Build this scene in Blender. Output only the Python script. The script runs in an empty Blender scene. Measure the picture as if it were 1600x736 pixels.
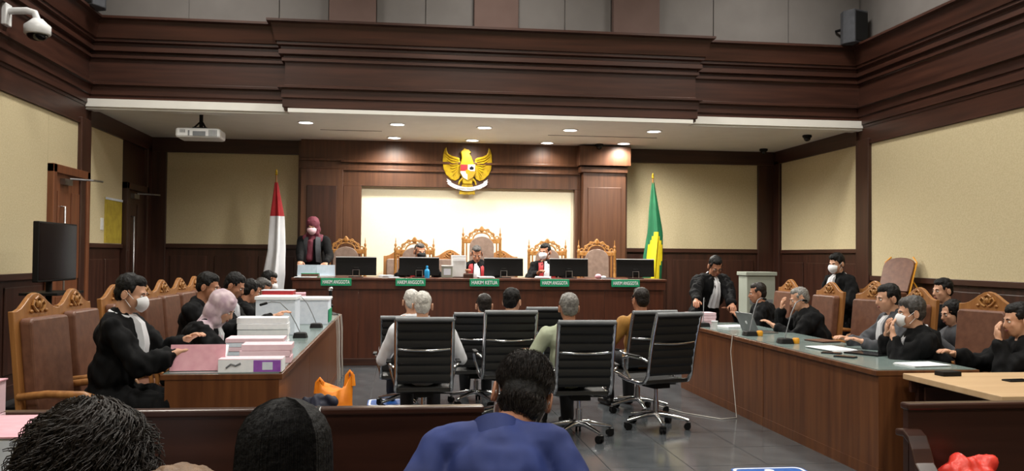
import bpy, bmesh, math, random
from mathutils import Vector, Matrix, noise
random.seed(7)
SC = bpy.context.scene
C = SC.collection
PI = math.pi
def V(*a): return Vector(a)

# ------------------------------------------------------------------ camera
YAW, PIT, ROL, CAMH = .126, .0232, .0086, 1.52
cam_data = bpy.data.cameras.new('camera'); cam_data.sensor_width = 36; cam_data.lens = 1370/1600*36
cam_data.clip_start = .05; cam_data.clip_end = 100
cam = bpy.data.objects.new('camera', cam_data); C.objects.link(cam)
_f = V(math.sin(YAW)*math.cos(PIT), math.cos(YAW)*math.cos(PIT), math.sin(PIT))
_r = V(math.cos(YAW), -math.sin(YAW), 0); _u = _r.cross(_f)
_r2 = _r*math.cos(ROL)+_u*math.sin(ROL); _u2 = _u*math.cos(ROL)-_r*math.sin(ROL)
_m = Matrix((_r2, _u2, -_f)).transposed().to_4x4(); _m.translation = (0, 0, CAMH)
cam.matrix_world = _m
SC.camera = cam
# ------------------------------------------------------------------ world, exposure
w = bpy.data.worlds.new('world'); SC.world = w; w.use_nodes = True
w.node_tree.nodes['Background'].inputs[0].default_value = (.6, .68, .8, 1)
w.node_tree.nodes['Background'].inputs[1].default_value = .05
SC.view_settings.view_transform = 'Standard'; SC.view_settings.look = 'None'
SC.view_settings.exposure = 0.0; SC.view_settings.gamma = 1; SC.view_settings.use_curve_mapping = False
HALL_W = 84      # watts of each hall ceiling panel
DOWN_W = 195      # watts of each downlight
# ------------------------------------------------------------------ materials
MATS = {}
def lin(c):
    return tuple(((v/255)/12.92 if v/255 <= .04045 else ((v/255+.055)/1.055)**2.4) for v in c)+(1,)
def mat(name, col, rough=.5, metal=0, kind=None, col2=None, scale=1, bump=0, emit=0, axis='z', spec=.5, trans=0, sheen=0):
    m = bpy.data.materials.new(name); m.use_nodes = True; MATS[name] = m
    nt = m.node_tree; b = nt.nodes['Principled BSDF']; L = nt.links
    b.inputs['Roughness'].default_value = rough; b.inputs['Metallic'].default_value = metal
    b.inputs['Base Color'].default_value = lin(col); b.inputs['Specular IOR Level'].default_value = spec
    if trans: b.inputs['Transmission Weight'].default_value = trans
    if sheen: b.inputs['Sheen Weight'].default_value = sheen
    if emit:
        b.inputs['Emission Color'].default_value = lin(col); b.inputs['Emission Strength'].default_value = emit
    if kind:
        tc = nt.nodes.new('ShaderNodeTexCoord'); mp = nt.nodes.new('ShaderNodeMapping'); L.new(tc.outputs['Object'], mp.inputs[0])
        n = nt.nodes.new('ShaderNodeTexNoise'); n.inputs['Detail'].default_value = 4
        s = {'wood': {'z': (14, 14, .8), 'x': (.8, 14, 14), 'y': (14, .8, 14)}[axis]}.get(kind, (1, 1, 1))
        mp.inputs['Scale'].default_value = tuple(v*scale for v in s)
        n.inputs['Scale'].default_value = 1 if kind == 'wood' else 1
        L.new(mp.outputs[0], n.inputs['Vector'])
        r = nt.nodes.new('ShaderNodeValToRGB'); r.color_ramp.elements[0].position = .32; r.color_ramp.elements[1].position = .7
        r.color_ramp.elements[0].color = lin(col2 or tuple(v*.72 for v in col)); r.color_ramp.elements[1].color = lin(col)
        L.new(n.outputs['Fac'], r.inputs[0]); L.new(r.outputs[0], b.inputs['Base Color'])
        if bump:
            bp = nt.nodes.new('ShaderNodeBump'); bp.inputs['Strength'].default_value = bump; bp.inputs['Distance'].default_value = .01
            L.new(n.outputs['Fac'], bp.inputs['Height']); L.new(bp.outputs[0], b.inputs['Normal'])
    return m
mat('wood_dark', (70, 41, 31), .38, kind='wood', col2=(48, 27, 20), scale=1.3)
mat('wood_dark_h', (70, 41, 31), .38, kind='wood', col2=(50, 28, 21), scale=1.3, axis='x')
mat('wood_dark_y', (70, 41, 31), .38, kind='wood', col2=(50, 28, 21), scale=1.3, axis='y')
mat('wood_portico', (94, 60, 39), .4, kind='wood', col2=(74, 45, 29), scale=1.6)
mat('wood_bench', (88, 47, 31), .35, kind='wood', col2=(66, 34, 23), scale=1.5)
mat('wood_desk', (110, 67, 36), .35, kind='wood', col2=(82, 46, 25), scale=1.4)
mat('wood_pew', (62, 36, 28), .28, kind='wood', col2=(46, 25, 19), scale=1.2, axis='x')
mat('wood_door', (128, 78, 50), .4, kind='wood', col2=(104, 60, 38), scale=1.5)
mat('wood_honey', (164, 114, 64), .35, kind='wood', col2=(136, 88, 46), scale=2)
mat('wood_carved', (176, 130, 72), .4, kind='noise', col2=(140, 88, 36), scale=30, bump=.5)
mat('leather', (118, 80, 62), .42, kind='noise', col2=(98, 64, 50), scale=18, bump=.15)
mat('leather_grey', (142, 122, 110), .4, kind='noise', col2=(124, 104, 94), scale=18, bump=.15)
mat('fabric_beige', (208, 195, 160), .85, kind='noise', col2=(195, 181, 145), scale=60, bump=.1)
mat('fabric_cream', (246, 238, 212), .8, kind='noise', col2=(240, 231, 203), scale=60, bump=.08)
mat('upper_grey', (112, 108, 106), .8, kind='noise', col2=(105, 101, 99), scale=3)
mat('upper_brown', (98, 78, 72), .8, kind='noise', col2=(90, 70, 64), scale=3)
mat('ceiling_white', (232, 231, 226), .7, kind='noise', col2=(226, 225, 220), scale=4)
mat('tile', (86, 90, 94), .14, kind='noise', col2=(72, 76, 80), scale=5)
mat('grout', (38, 39, 40), .6, kind='noise', scale=20)
mat('desk_glass', (126, 142, 140), .18, kind='noise', col2=(114, 130, 128), scale=2)
mat('table_pale', (206, 176, 138), .4, kind='wood', col2=(192, 160, 122), scale=1, axis='x')
mat('chrome', (215, 216, 220), .12, 1, kind='noise', col2=(200, 202, 206), scale=8)
mat('steel', (180, 180, 182), .3, 1, kind='noise', col2=(160, 160, 162), scale=8)
mat('black_mesh', (14, 15, 17), .5, kind='noise', col2=(9, 10, 11), scale=50)
mat('black_plastic', (9, 9, 11), .55, kind='noise', col2=(7, 7, 8), scale=20, spec=.25)
mat('screen_black', (8, 9, 11), .12, kind='noise', col2=(6, 7, 8), scale=5)
mat('white_plastic', (226, 228, 230), .4, kind='noise', col2=(214, 216, 218), scale=10)
mat('grey_plastic', (120, 124, 128), .45, kind='noise', col2=(108, 112, 116), scale=10)
mat('paper_white', (244, 246, 250), .75, kind='noise', col2=(236, 239, 245), scale=30)
mat('paper_blue', (220, 228, 240), .75, kind='noise', col2=(208, 218, 232), scale=30)
mat('binder_blue', (176, 190, 204), .6, kind='noise', col2=(160, 175, 190), scale=20)
mat('paper_pink', (226, 172, 184), .7, kind='noise', col2=(214, 156, 170), scale=20)
mat('paper_pink_light', (236, 204, 214), .7, kind='noise', col2=(228, 194, 205), scale=20)
mat('purple_print', (156, 92, 190), .55, kind='noise', col2=(140, 78, 176), scale=20)
mat('green_sign', (20, 152, 106), .5, kind='noise', col2=(16, 142, 98), scale=10)
mat('gold', (214, 182, 30), .38, .25, kind='noise', col2=(176, 142, 20), scale=14, bump=.25)
mat('red', (176, 32, 40), .6, kind='noise', col2=(156, 24, 32), scale=12)
mat('flag_red', (178, 34, 42), .7, kind='noise', col2=(158, 26, 34), scale=6)
mat('flag_white', (226, 228, 234), .7, kind='noise', col2=(212, 215, 222), scale=6)
mat('flag_green', (20, 108, 68), .7, kind='noise', col2=(14, 92, 58), scale=6)
mat('flag_yellow', (236, 216, 30), .7, kind='noise', col2=(222, 198, 20), scale=6)
mat('orange_bag', (246, 146, 20), .5, kind='noise', col2=(226, 122, 14), scale=10)
mat('red_bag', (226, 66, 52), .4, kind='noise', col2=(206, 46, 38), scale=10)
mat('navy', (26, 30, 52), .7, kind='noise', col2=(20, 22, 42), scale=14)
mat('blue_bottle', (40, 150, 206), .3, kind='noise', col2=(30, 136, 192), scale=10)
mat('blue_sign', (30, 96, 180), .4, kind='noise', col2=(24, 84, 166), scale=10)
mat('sign_white', (238, 240, 244), .5, kind='noise', col2=(230, 232, 238), scale=10)
mat('yellow_board', (196, 176, 62), .6, kind='noise', col2=(170, 148, 46), scale=9)
mat('amber', (224, 158, 36), .4, kind='noise', col2=(206, 138, 26), scale=10)
mat('box_grey', (150, 156, 146), .6, kind='noise', col2=(140, 146, 136), scale=4)
mat('cable', (196, 192, 184), .6, kind='noise', col2=(180, 176, 168), scale=10)
mat('skin', (208, 162, 134), .5, kind='noise', col2=(196, 147, 120), scale=14)
mat('skin_tan', (180, 128, 100), .5, kind='noise', col2=(164, 112, 86), scale=14)
mat('lip', (150, 84, 76), .5, kind='noise', scale=20)
mat('eye_white', (226, 222, 216), .3, kind='noise', col2=(218, 214, 208), scale=20)
mat('eye_dark', (28, 20, 18), .2, kind='noise', scale=20)
mat('hair_black', (15, 14, 15), .6, kind='noise', col2=(11, 10, 11), scale=60, bump=.6, spec=.25)
mat('hair_darkbrown', (36, 29, 26), .5, kind='noise', col2=(20, 16, 14), scale=60, bump=.6, spec=.3)
mat('hair_brown', (120, 92, 64), .5, kind='noise', col2=(88, 64, 44), scale=60, bump=.6)
mat('hair_grey', (140, 138, 134), .5, kind='noise', col2=(92, 90, 88), scale=70, bump=.6)
mat('hair_white', (214, 212, 206), .5, kind='noise', col2=(178, 176, 172), scale=70, bump=.6)
mat('hair_salt', (66, 62, 60), .5, kind='noise', col2=(32, 30, 30), scale=70, bump=.6)
mat('robe_black', (12, 13, 16), .85, kind='noise', col2=(8, 9, 11), scale=10, spec=.2)
mat('cloth_white', (224, 226, 232), .75, kind='noise', col2=(210, 213, 220), scale=12)
mat('cloth_pale_blue', (150, 164, 186), .75, kind='noise', col2=(134, 148, 172), scale=12)
mat('cloth_sage', (176, 184, 160), .8, kind='noise', col2=(160, 168, 144), scale=14)
mat('cloth_mustard', (168, 122, 54), .8, kind='noise', col2=(146, 102, 42), scale=14)
mat('cloth_blue', (28, 48, 112), .75, kind='noise', col2=(20, 36, 90), scale=8)
mat('cloth_grey', (74, 76, 82), .8, kind='noise', col2=(60, 62, 68), scale=12)
mat('cloth_denim', (34, 52, 96), .8, kind='noise', col2=(26, 42, 80), scale=12)
mat('trousers', (24, 25, 30), .8, kind='noise', col2=(18, 19, 24), scale=12)
mat('shoe', (16, 15, 15), .35, kind='noise', scale=12)
mat('mask_white', (232, 234, 238), .7, kind='noise', col2=(222, 225, 230), scale=20)
mat('mask_pink', (230, 196, 206), .7, kind='noise', col2=(222, 186, 198), scale=20)
mat('hijab_maroon', (112, 46, 62), .8, kind='noise', col2=(92, 34, 50), scale=14)
mat('hijab_lilac', (202, 186, 192), .8, kind='noise', col2=(170, 148, 162), scale=16)
mat('lamp_glow', (255, 250, 240), .4, emit=14, kind='noise', col2=(255, 248, 236), scale=5)
mat('panel_glow', (255, 250, 240), .4, emit=3, kind='noise', col2=(255, 248, 236), scale=5)

# ------------------------------------------------------------------ mesh builder
class MB:
    def __init__(s): s.v = []; s.f = []; s.mi = []; s.cur = 0
    def add(s, vs, fs):
        o = len(s.v); s.v += [tuple(p) for p in vs]; s.f += [tuple(i+o for i in f) for f in fs]; s.mi += [s.cur]*len(fs); return s
    def box(s, a, b):
        (x0, y0, z0), (x1, y1, z1) = a, b
        return s.add([(x0,y0,z0),(x1,y0,z0),(x1,y1,z0),(x0,y1,z0),(x0,y0,z1),(x1,y0,z1),(x1,y1,z1),(x0,y1,z1)],
                     [(0,3,2,1),(4,5,6,7),(0,1,5,4),(1,2,6,5),(2,3,7,6),(3,0,4,7)])
    def obox(s, c, size, M=None):
        M = M or Matrix.Identity(3); c = Vector(c); h = [v/2 for v in size]
        vs = [c+M@V(x*h[0], y*h[1], z*h[2]) for z in (-1,1) for x, y in ((-1,-1),(1,-1),(1,1),(-1,1))]
        return s.add(vs, [(0,3,2,1),(4,5,6,7),(0,1,5,4),(1,2,6,5),(2,3,7,6),(3,0,4,7)])
    def cyl(s, p0, p1, r0, r1=None, n=12, caps=True):
        r1 = r0 if r1 is None else r1; p0, p1 = Vector(p0), Vector(p1); d = (p1-p0)
        q = d.to_track_quat('Z', 'Y').to_matrix() if d.length > 1e-9 else Matrix.Identity(3)
        vs = []
        for p, r in ((p0, r0), (p1, r1)):
            vs += [p+q@V(r*math.cos(2*PI*i/n), r*math.sin(2*PI*i/n), 0) for i in range(n)]
        fs = [(i, (i+1) % n, n+(i+1) % n, n+i) for i in range(n)]
        if caps: fs += [tuple(range(n-1, -1, -1)), tuple(range(n, 2*n))]
        return s.add(vs, fs)
    def tube(s, pts, r, n=8, closed=False):
        pts = [Vector(p) for p in pts]; m = len(pts); rr = r if isinstance(r, (list, tuple)) else [r]*m
        vs = []; up = None
        for i, p in enumerate(pts):
            if closed: t = pts[(i+1) % m]-pts[i-1]
            else: t = pts[min(i+1, m-1)]-pts[max(i-1, 0)]
            t.normalize()
            if up is None: up = t.orthogonal().normalized()
            up = (up-t*up.dot(t)); up = up.normalized() if up.length > 1e-6 else t.orthogonal().normalized()
            b = t.cross(up)
            vs += [p+(up*math.cos(2*PI*k/n)+b*math.sin(2*PI*k/n))*rr[i] for k in range(n)]
        fs = []
        for i in range(m if closed else m-1):
            j = (i+1) % m
            fs += [(i*n+k, i*n+(k+1) % n, j*n+(k+1) % n, j*n+k) for k in range(n)]
        if not closed: fs += [tuple(range(n-1, -1, -1)), tuple(range((m-1)*n, m*n))]
        return s.add(vs, fs)
    def ell(s, c, r, M=None, nu=16, nv=10):
        M = M or Matrix.Identity(3); c = Vector(c); r = (r, r, r) if isinstance(r, (int, float)) else r
        vs = [c+M@V(0, 0, -r[2])]
        for j in range(1, nv):
            a = -PI/2+PI*j/nv
            vs += [c+M@V(r[0]*math.cos(a)*math.cos(2*PI*i/nu), r[1]*math.cos(a)*math.sin(2*PI*i/nu), r[2]*math.sin(a)) for i in range(nu)]
        vs.append(c+M@V(0, 0, r[2])); k = len(vs)-1
        fs = [(0, 1+(i+1) % nu, 1+i) for i in range(nu)]
        for j in range(nv-2):
            a = 1+j*nu
            fs += [(a+i, a+(i+1) % nu, a+nu+(i+1) % nu, a+nu+i) for i in range(nu)]
        a = 1+(nv-2)*nu
        fs += [(a+i, a+(i+1) % nu, k) for i in range(nu)]
        return s.add(vs, fs)
    def cap(s, p0, p1, r0, r1=None, n=14):
        r1 = r0 if r1 is None else r1
        s.cyl(p0, p1, r0, r1, n); s.ell(p0, r0, None, n, 8); s.ell(p1, r1, None, n, 8); return s
    def lathe(s, prof, o=(0,0,0), n=16, M=None):
        M = M or Matrix.Identity(3); o = Vector(o); vs = []
        for r, z in prof: vs += [o+M@V(r*math.cos(2*PI*i/n), r*math.sin(2*PI*i/n), z) for i in range(n)]
        fs = []
        for j in range(len(prof)-1):
            fs += [(j*n+i, j*n+(i+1) % n, (j+1)*n+(i+1) % n, (j+1)*n+i) for i in range(n)]
        fs += [tuple(range(n-1, -1, -1)), tuple(range((len(prof)-1)*n, len(prof)*n))]
        return s.add(vs, fs)
    def prism(s, poly, d0, d1, fn):
        # poly: list of (a,b); fn(a,b,d)->xyz ; triangulated caps for concave outlines
        n = len(poly)
        from mathutils.geometry import tessellate_polygon
        tri = tessellate_polygon([[V(a, b, 0) for a, b in poly]])
        vs = [fn(a, b, d0) for a, b in poly]+[fn(a, b, d1) for a, b in poly]
        fs = [tuple(t) for t in tri]+[tuple(i+n for i in reversed(t)) for t in tri]
        fs += [(i, (i+1) % n, n+(i+1) % n, n+i) for i in range(n)]
        return s.add(vs, fs)
    def build(s, name, m, parent=None, smooth=False, bevel=0, loc=None, rz=0, **tags):
        me = bpy.data.meshes.new(name); me.from_pydata(s.v, [], s.f)
        bm = bmesh.new(); bm.from_mesh(me); bmesh.ops.recalc_face_normals(bm, faces=bm.faces)
        bm.to_mesh(me); bm.free()
        for q in (m if isinstance(m, (list, tuple)) else [m]): me.materials.append(MATS[q])
        if isinstance(m, (list, tuple)):
            me.polygons.foreach_set('material_index', s.mi)
        if smooth:
            me.polygons.foreach_set('use_smooth', [True]*len(me.polygons))
            try: me.set_sharp_from_angle(angle=math.radians(50 if smooth is True else smooth))
            except Exception: pass
        o = bpy.data.objects.new(name, me); C.objects.link(o)
        if parent: o.parent = parent
        if loc: o.location = loc
        if rz: o.rotation_euler = (0, 0, rz)
        if bevel:
            b = o.modifiers.new('bevel', 'BEVEL'); b.width = bevel; b.segments = 2; b.limit_method = 'ANGLE'; b.angle_limit = .6
        for k, v in tags.items(): o[k] = v
        return o
def thing(name, label, cat, loc=(0,0,0), rz=0, group=None):
    o = bpy.data.objects.new(name, None); C.objects.link(o); o.empty_display_size = .1
    o.location = loc; o.rotation_euler = (0, 0, rz); o['label'] = label; o['category'] = cat
    if group: o['group'] = group
    return o
def tag(o, label, cat, group=None):
    o['label'] = label; o['category'] = cat
    if group: o['group'] = group
    return o
def struct(o): o['kind'] = 'structure'; return o
def dup(root, loc, rz, label, group=None):
    r = root.copy(); C.objects.link(r); r.location = loc; r.rotation_euler = (0, 0, rz); r['label'] = label
    if group: r['group'] = group
    for ch in list(root.children):
        c = ch.copy(); C.objects.link(c); c.parent = r
        for g in list(ch.children):
            d = g.copy(); C.objects.link(d); d.parent = c
    return r
def baked(o):
    bpy.context.view_layer.update()
    dg = bpy.context.evaluated_depsgraph_get(); ev = o.evaluated_get(dg)
    me = bpy.data.meshes.new_from_object(ev); old = o.data; o.modifiers.clear(); o.data = me
    if old.users == 0 and isinstance(old, bpy.types.Mesh): bpy.data.meshes.remove(old)
    return me
def text_mesh(name, s, size, m, parent, loc, rot, ext=.002, width=None, bold=.0):
    cu = bpy.data.curves.new(name, 'FONT'); cu.body = s; cu.size = size; cu.extrude = ext; cu.align_x = 'CENTER'; cu.align_y = 'CENTER'; cu.resolution_u = 3; cu.offset = size*bold
    t = bpy.data.objects.new(name, cu); C.objects.link(t); bpy.context.view_layer.update()
    dg = bpy.context.evaluated_depsgraph_get(); me = bpy.data.meshes.new_from_object(t.evaluated_get(dg))
    bpy.data.objects.remove(t); bpy.data.curves.remove(cu)
    if width:
        xs = [v.co.x for v in me.vertices]; k = width/(max(xs)-min(xs))
        for v in me.vertices: v.co.x *= k
    me.materials.clear(); me.materials.append(MATS[m])
    o = bpy.data.objects.new(name, me); C.objects.link(o); o.parent = parent; o.location = loc; o.rotation_euler = rot
    return o
# ================================================================== STRUCTURE
XL, XR, YP, YB, ZC = -4.0, 6.48, 11.75, 14.6, 3.36
YR, ZH = -3.5, 6.2          # rear wall and hall ceiling, behind and above the camera
floor = struct(MB().box((XL-.2, YR, -.12), (XR+.2, YB+.2, -.004)).build('floor', 'grout'))
tile_proto = None
TS = .6
for i in range(10):
    for j in range(17):
        x, y = -1.5+i*TS, 2.0+j*TS
        if tile_proto is None:
            g = .003
            tile_proto = MB().box((g, g, -.0039), (TS-g, TS-g, 0)).build('floor_tile', 'tile', floor); t = tile_proto
        else:
            t = tile_proto.copy(); C.objects.link(t)
        t.location = (x, y, 0)
def wall(name, a, b, m='wood_dark'): return struct(MB().box(a, b).build(name, m))
wl = wall('wall_left', (XL-.2, YR, 0), (XL, YB, 4.5)); wr = wall('wall_right', (XR, YR, 0), (XR+.2, YB, 4.5))
wb = wall('wall_back', (XL-.2, YB, 0), (XR+.2, YB+.2, ZC+.1))
wall('wall_rear', (XL-.2, YR-.2, 0), (XR+.2, YR, ZH), 'fabric_beige')
wu = wall('wall_upper_front', (XL-.2, YP+.02, 3.5), (XR+.2, YP+.22, ZH), 'upper_grey')
wul = wall('wall_upper_left', (XL-.2, YR, 4.5), (XL-.02, YP+.02, ZH), 'upper_grey')
wur = wall('wall_upper_right', (XR+.02, YR, 4.5), (XR+.2, YP+.02, ZH), 'upper_grey')
ceil = struct(MB().box((XL, 11.6, ZC), (XR, YB, ZC+.1)).build('ceiling', 'ceiling_white'))
MB().box((XL, YP-.12, ZC-.03), (-1.45, YP+.1, ZC+.02)).box((3.9, YP-.12, ZC-.03), (XR, YP+.1, ZC+.02)).build('edge_strip', 'ceiling_white', ceil)
MB().box((-1.45, YP-.34, ZC-.03), (3.9, YP+.1, ZC+.02)).build('edge_strip', 'ceiling_white', ceil)
MB().box((-1.2, 13.15, ZC-.004), (-.3, 13.18, ZC)).build('ceiling_slot', 'grout', ceil)
MB().box((2.2, 13.1, ZC-.004), (3.9, 13.13, ZC)).build('ceiling_slot', 'grout', ceil)
hall = struct(MB().box((XL-.2, YR-.2, ZH), (XR+.2, YP+.2, ZH+.1)).build('ceiling_hall', 'ceiling_white'))
# upper front wall: pilasters and panels with open joints
for x0, x1 in ((-.97, -.36), (.94, 1.54), (2.85, 3.5)):
    MB().box((x0, YP-.1, 4.4), (x1, YP+.02, ZH)).build('pilaster', 'upper_brown', wu, bevel=.01)
px = [-4.0, -2.75, -1.6, -.98]
for x0, x1 in ((-4.0, -2.76), (-2.75, -1.62), (-1.61, -.98), (-.35, .29), (.3, .93), (1.55, 2.19), (2.2, 2.84), (3.51, 4.3), (4.31, 5.4), (5.41, 6.48)):
    MB().box((x0, YP-.0, 4.4), (x1-.006, YP+.02, ZH)).build('wall_panel', 'upper_grey', wu)
for s, X in ((wul, XL-.02), (wur, XR)):
    for k in range(7):
        y0 = YR+.2+k*2.1
        MB().box((X, y0, 4.5), (X+.02, min(y0+2.09, YP-.02), ZH)).build('wall_panel', 'upper_grey', s)
# entablature: profile (projection, height) swept round the hall with mitred corners
PATH = [(XL, YR), (XL, YP), (-1.47, YP), (-1.47, YP-.2), (3.93, YP-.2), (3.93, YP), (XR, YP), (XR, YR)]
PROF = [(-.05, 3.37), (.04, 3.37), (.04, 3.40), (.06, 3.41), (.06, 3.50), (.05, 3.505), (.05, 3.52), (.075, 3.53), (.075, 3.645), (.12, 3.65), (.12, 3.678), (.05, 3.69), (.035, 3.70), (.035, 3.985),
        (.05, 4.0), (.075, 4.0), (.075, 4.04), (.055, 4.05), (.055, 4.075), (.11, 4.085), (.11, 4.14), (.085, 4.15), (.085, 4.185), (.13, 4.2), (.13, 4.235), (.15, 4.24), (.2, 4.455), (.25, 4.47), (.25, 4.5), (-.05, 4.5)]
def offs(p):
    out = []
    n = len(PATH)
    for i in range(n):
        q = Vector(PATH[i]); dirs = []
        if i > 0: dirs.append((q-Vector(PATH[i-1])).normalized())
        if i < n-1: dirs.append((Vector(PATH[i+1])-q).normalized())
        ns = [V(d.y, -d.x) for d in dirs]
        if len(ns) == 1 or (ns[0]-ns[1]).length < 1e-6: o = ns[0]*p
        else: o = (ns[0]+ns[1])*p
        out.append(q+o)
    return out
OFF = [offs(p) for p, z in PROF]
def entab(name, segs, m):
    mb = MB()
    for i in segs:
        for k in range(len(PROF)-1):
            a, b = OFF[k], OFF[k+1]; z0, z1 = PROF[k][1], PROF[k+1][1]
            mb.add([(*a[i], z0), (*a[i+1], z0), (*b[i+1], z1), (*b[i], z1)], [(0, 1, 2, 3)])
    o = mb.build(name, m); return struct(o)
entab('trim_1', [0], 'wood_dark_y'); entab('trim_2', [1, 2, 3, 4, 5], 'wood_dark_h'); entab('trim_3', [6], 'wood_dark_y')
# side walls: lower fascia, pillar, fabric panels, wainscot
def side(X, sgn, wallo, n0, near_wains, far_wains, door_y=None, far_y1=14.3, door2=None):
    def bx(y0, y1, z0, z1, p0, p1, nm, m, par=wallo, bev=0):
        xs = sorted((X+sgn*p0, X+sgn*p1)); return MB().box((xs[0], y0, z0), (xs[1], y1, z1)).build(nm, m, par, bevel=bev)
    struct(bx(YR, YP, 3.12, 3.37, -.02, .03, 'trim_%d' % n0, 'wood_dark_y', None))
    bx(YR, YP, 3.125, 3.15, .03, .045, 'bead', 'wood_dark_y')
    struct(bx(YP, YB, 3.14, ZC, -.02, .06, 'trim_%d' % (n0+1), 'wood_dark_y', None))
    struct(bx(YP-.34, YP, 0, 3.2, -.02, .07, 'trim_%d' % (n0+2), 'wood_dark', None, .01))
    struct(bx(YB-.28, YB, 0, 3.2, -.02, .06, 'trim_%d' % (n0+3), 'wood_dark', None, .01))
    struct(bx(YR, YB, 0, .14, 0, .035, 'baseboard_'+('left' if sgn > 0 else 'right'), 'wood_dark_y', None))
    # near fabric
    ys = [YR, 0, 4.2, 8.4, YP-.34]
    yd = door_y[0] if door_y else None
    for a, b in zip(ys, ys[1:]):
        if yd and b > yd: b = yd
        bx(a+.004, b-.004, near_wains, 3.12, 0, .02, 'fabric_panel', 'fabric_beige')
    if door_y: bx(door_y[0], YP-.34, door_y[2], 3.12, 0, .02, 'fabric_panel', 'fabric_beige')
    yend = yd or YP-.34
    bx(YR, yend, near_wains-.05, near_wains+.02, 0, .05, 'wainscot_rail', 'wood_dark_y', bev=.006)
    n = 8; st = (yend-2.)/n
    for k in range(n):
        bx(2+k*st+.06, 2+(k+1)*st-.06, .25, near_wains-.12, 0, .018, 'wainscot_panel', 'wood_dark', bev=.01)
    # alcove
    bx(YP+.03, far_y1, far_wains, 3.14, 0, .02, 'fabric_panel', 'fabric_beige')
    bx(YP, far_y1, far_wains-.05, far_wains+.01, 0, .045, 'wainscot_rail', 'wood_dark_y', bev=.006)
    n = max(2, round((far_y1-YP)/.75)); st = (far_y1-YP)/n
    for k in range(n):
        bx(YP+k*st+.06, YP+(k+1)*st-.06, .25, far_wains-.2, 0, .018, 'wainscot_panel', 'wood_dark', bev=.01)
side(XL, 1, wl, 4, 1.27, 1.63, (10.5, 11.75, 2.53), 13.18)
side(XR, -1, wr, 8, 1.27, 1.65)
# back wall: fabric either side of the portico, wainscot
struct(MB().box((XL, YB-.08, 3.13), (XR, YB, ZC)).build('trim_12', 'wood_dark_h'))
for x0, x1 in ((-3.72, -1.66), (3.8, 6.14)):
    MB().box((x0, YB-.02, 1.66), (x1, YB, 3.13)).build('fabric_panel', 'fabric_beige', wb)
    MB().box((x0-.2, YB-.045, 1.60), (x1+.2, YB, 1.67)).build('wainscot_rail', 'wood_dark_h', wb, bevel=.006)
    for k in range(3):
        w_ = (x1-x0)/3; MB().box((x0+k*w_+.06, YB-.018, .25), (x0+(k+1)*w_-.06, YB, 1.48)).build('wainscot_panel', 'wood_dark', wb, bevel=.01)
for x0, x1 in ((XL, -3.72), (6.14, XR)):
    MB().box((x0, YB-.06, 0), (x1, YB, 3.14)).build('corner_post', 'wood_dark', wb, bevel=.01)
# portico
por = thing('portico', 'brown wood panelled portico framing the bright cream panel behind the judges', 'wall panelling', (0, 0, 0)); por['kind'] = 'structure'
YF = 14.2
MB().box((-.64, 14.42, .45), (2.86, 14.5, 2.63)).build('cream_panel', 'fabric_cream', por)
MB().box((-1.66, 14.5, .45), (3.8, YB-.001, ZC)).build('backing', 'wood_portico', por)
MB().box((-1.6, 14.3, 2.63), (2.95, 14.5, ZC)).build('head_panel', 'wood_portico', por)
MB().box((-.93, 14.3, .45), (-.64, 14.5, 2.63)).build('jamb', 'wood_portico', por, bevel=.008)
MB().box((2.86, 14.3, .45), (2.96, 14.5, 2.63)).build('jamb', 'wood_portico', por, bevel=.008)
MB().box((-.97, 14.25, 3.0), (2.95, 14.31, 3.04)).box((-.97, 14.27, 2.87), (2.95, 14.31, 2.90)).build('cornice', 'wood_portico', por, bevel=.006)
MB().box((-1.62, 14.26, 3.02), (-.93, 14.31, 3.06)).box((-1.62, 14.28, 2.89), (-.9, 14.31, 2.92)).build('cornice', 'wood_portico', por, bevel=.006)
MB().box((-1.6, 14.26, .45), (-.93, 14.5, 2.89)).build('column', 'wood_portico', por, bevel=.01)
MB().box((-1.5, 14.245, .6), (-1.03, 14.27, 2.62)).build('column_panel', 'wood_dark', por, bevel=.008)
MB().box((2.96, 14.12, .45), (3.68, 14.5, 2.92)).build('column', 'wood_portico', por, bevel=.01)
MB().box((3.04, 14.105, .6), (3.6, 14.13, 2.66)).build('column_panel', 'wood_portico', por, bevel=.008)
MB().box((2.91, 14.08, 2.9), (3.70, 14.5, 2.995)).build('capital', 'wood_portico', por, bevel=.008)
MB().box((2.88, 14.03, 3.01), (3.74, 14.5, 3.33)).build('capital', 'wood_portico', por, bevel=.008)
# dais
struct(MB().box((-2.3, 12.3, -.004), (4.7, YB-.06, .45)).build('floor_dais', 'wood_dark'))
# doors
def door(name, y0, y1, z1, dark, lab):
    d = thing(name, lab, 'door', (XL, (y0+y1)/2, 0)); d['kind'] = 'structure'
    h = (y1-y0)/2; m = 'wood_door' if not dark else 'wood_dark'
    MB().box((0, -h, 0), (.09, -h+.1, z1)).box((0, h-.1, 0), (.09, h, z1)).box((0, -h, z1-.1), (.09, h, z1)).build('door_frame', m, d, bevel=.008)
    lf = MB().box((.0, -h+.1, .01), (.045, h-.1, z1-.1)).build('door_leaf', m, d)
    for a, b in ((-h+.22, -.06), (.06, h-.22)):
        MB().box((.045, a, .3), (.055, b, 1.0)).build('door_panel', m, lf, bevel=.006)
        MB().box((.045, a, 1.2), (.055, b, z1-.3)).build('door_panel', m, lf, bevel=.006)
    hy = -h+.32 if not dark else -h+.3
    MB().tube([(.045, hy, 1.05), (.1, hy, 1.05), (.1, hy, 2.05), (.045, hy, 2.05)], .013).build('pull_handle', 'steel', lf, smooth=True)
    MB().box((.045, -h+.3, z1-.22), (.1, -h+.55, z1-.15)).tube([(.08, -h+.5, z1-.14), (.28, .1, z1-.14), (.3, h-.2, z1-.13)], .012).build('door_closer', 'steel', d)
    return d
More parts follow.
